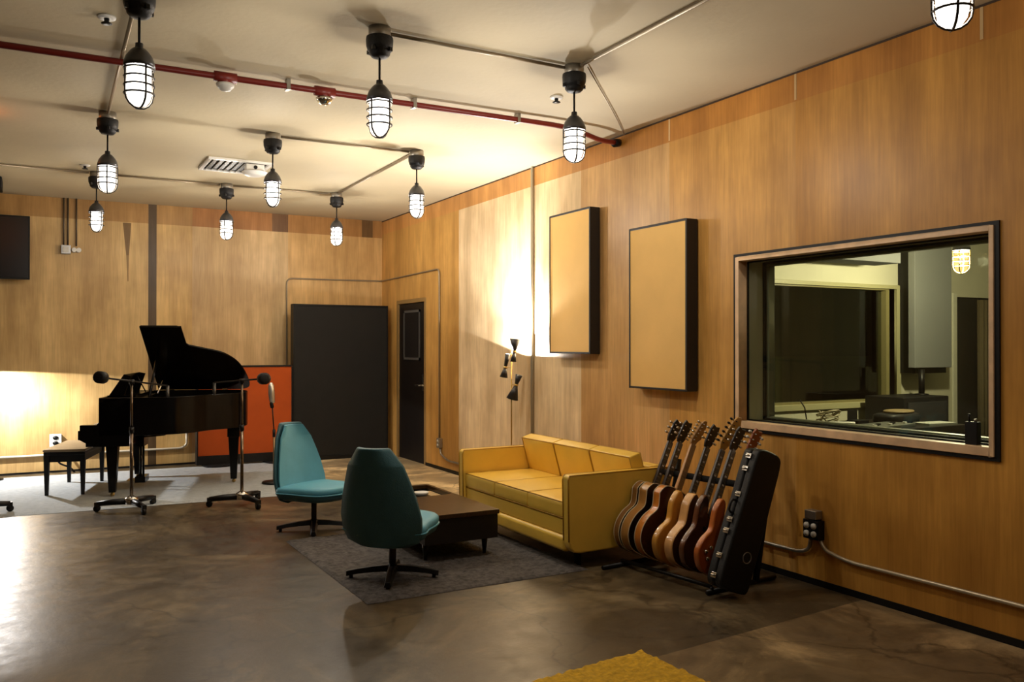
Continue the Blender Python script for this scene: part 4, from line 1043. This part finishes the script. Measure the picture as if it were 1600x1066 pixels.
guitar((3.600, 4.435, .075), 'plain tan solid body guitar with a black headstock, middle of the rack', 'electric', top=(.66, .31, .05), side=(.66, .31, .05), th=.05, shape=(.18, .118, .135), binding=False, rz=RZ)
guitar((3.630, 4.335, .070), 'guitar with wide honey coloured sides and a broad natural headstock', 'electric', top=(.09, .03, .01), side=(.72, .38, .14), head=(.62, .33, .07), neck=(.05, .03, .02), th=.075, shape=(.175, .12, .13), binding=False, inline=True, pegs=BLACKM, rz=RZ, hs=1.35)
guitar((3.640, 4.230, .075), 'dark brown guitar with a black headstock, just behind the red guitar', 'electric', top=(.03, .014, .008), side=(.14, .05, .02), th=.045, shape=(.165, .118, .13), binding=False, rz=RZ)
guitar((3.640, 4.080, .075), 'glossy red brown guitar with chrome knobs, beside the black case', 'electric', top=(.55, .10, .015), side=(.50, .14, .03), head=(.32, .07, .02), neck=(.05, .03, .02), th=.045, shape=(.175, .115, .125), binding=False, knobs=3, pegs=WHITEP, rz=RZ)

# hard case at the near end of the rack
cs = empty('guitar_case', (3.585, 3.87, .052), 0, 'tall black hard guitar case with silver latches at the end of the rack', 'guitar case')
cs.rotation_euler = Euler((0, math.radians(21), 0), 'XYZ')
co = catmull([(-.105, .02), (-.05, .0), (.06, .0), (.115, .015), (.125, .10), (.125, .30), (.12, .55), (.115, .78), (.09, .85), (.0, .865), (-.08, .85), (-.10, .79), (-.105, .55), (-.115, .30), (-.118, .10)], 5)
MR = Matrix.Rotation(PI / 2, 4, 'X')
m = MB(); m.prism(co, -.062, .001, M=MR); m.build('case_back', pbr('black_tolex', (.006, .0055, .006), .5, spec=.35, bump=.3, bscale=200), cs, bevel=.015, seg=3)
m = MB(); m.prism(co, .004, .066, M=MR); cf = m.build('case_lid', MATS['black_tolex'], cs, bevel=.015, seg=3)
for z in (.06, .18, .33, .40, .56, .72, .80):
    x = -.118 if z < .35 else (-.113 if z < .5 else -.104)
    m = MB(); m.box(x - .006, x + .006, -.024, .020, z - .016, z + .016); m.tube([(x - .012, -.012, z), (x - .012, .012, z)], .006, 8); m.build('latch', CHROME, cs, bevel=.002)
m = MB(); m.tube(catmull([(-.10, -.002, .44), (-.14, -.002, .45), (-.14, -.002, .51), (-.10, -.002, .52)], 5, False), .007, 8); m.build('handle', BLACK, cs)
m = MB(); m.tube([(.035 + .033 * math.cos(t * PI / 8), -.067, .215 + .033 * math.sin(t * PI / 8)) for t in range(16)], .0035, 6, closed=True); m.build('emblem_ring', pbr('dull_silver', (.3, .28, .26), .4, .6), cs)

# rack
rk = empty('guitar_rack', (3.60, 3.975, 0), RZ, 'black tubular guitar rack with a long top bar by the plywood wall', 'guitar rack')
y0, y1 = .0, .80
m = MB(); m.tube([(.365, y0 + .015, .61), (.365, y1 - .015, .61)], .022, 12); m.build('neck_bar', pbr('black_foam', (.006, .0055, .0055), .9), rk)
for xx in (-.03, .20):
    m = MB(); m.tube([(xx, y0, .045), (xx, y1, .045)], .012, 10); m.build('cradle_bar', BLACKM, rk)
for yy in (y0, y1):
    m = MB(); m.tube([(-.07 if yy == y0 else -.20, yy, .016), (.56, yy, .016)], .015, 10); m.tube([(-.03, yy, .016), (-.03, yy, .045)], .012, 8); m.tube([(.2, yy, .016), (.2, yy, .045)], .012, 8); m.build('foot', BLACKM, rk)
    m = MB(); m.tube([(.375, yy, .016), (.52, yy, .69)], .021, 12); m.tube([(.50, yy, .61), (.345, yy, .61)], .016, 10); m.build('upright', BLACKM, rk)
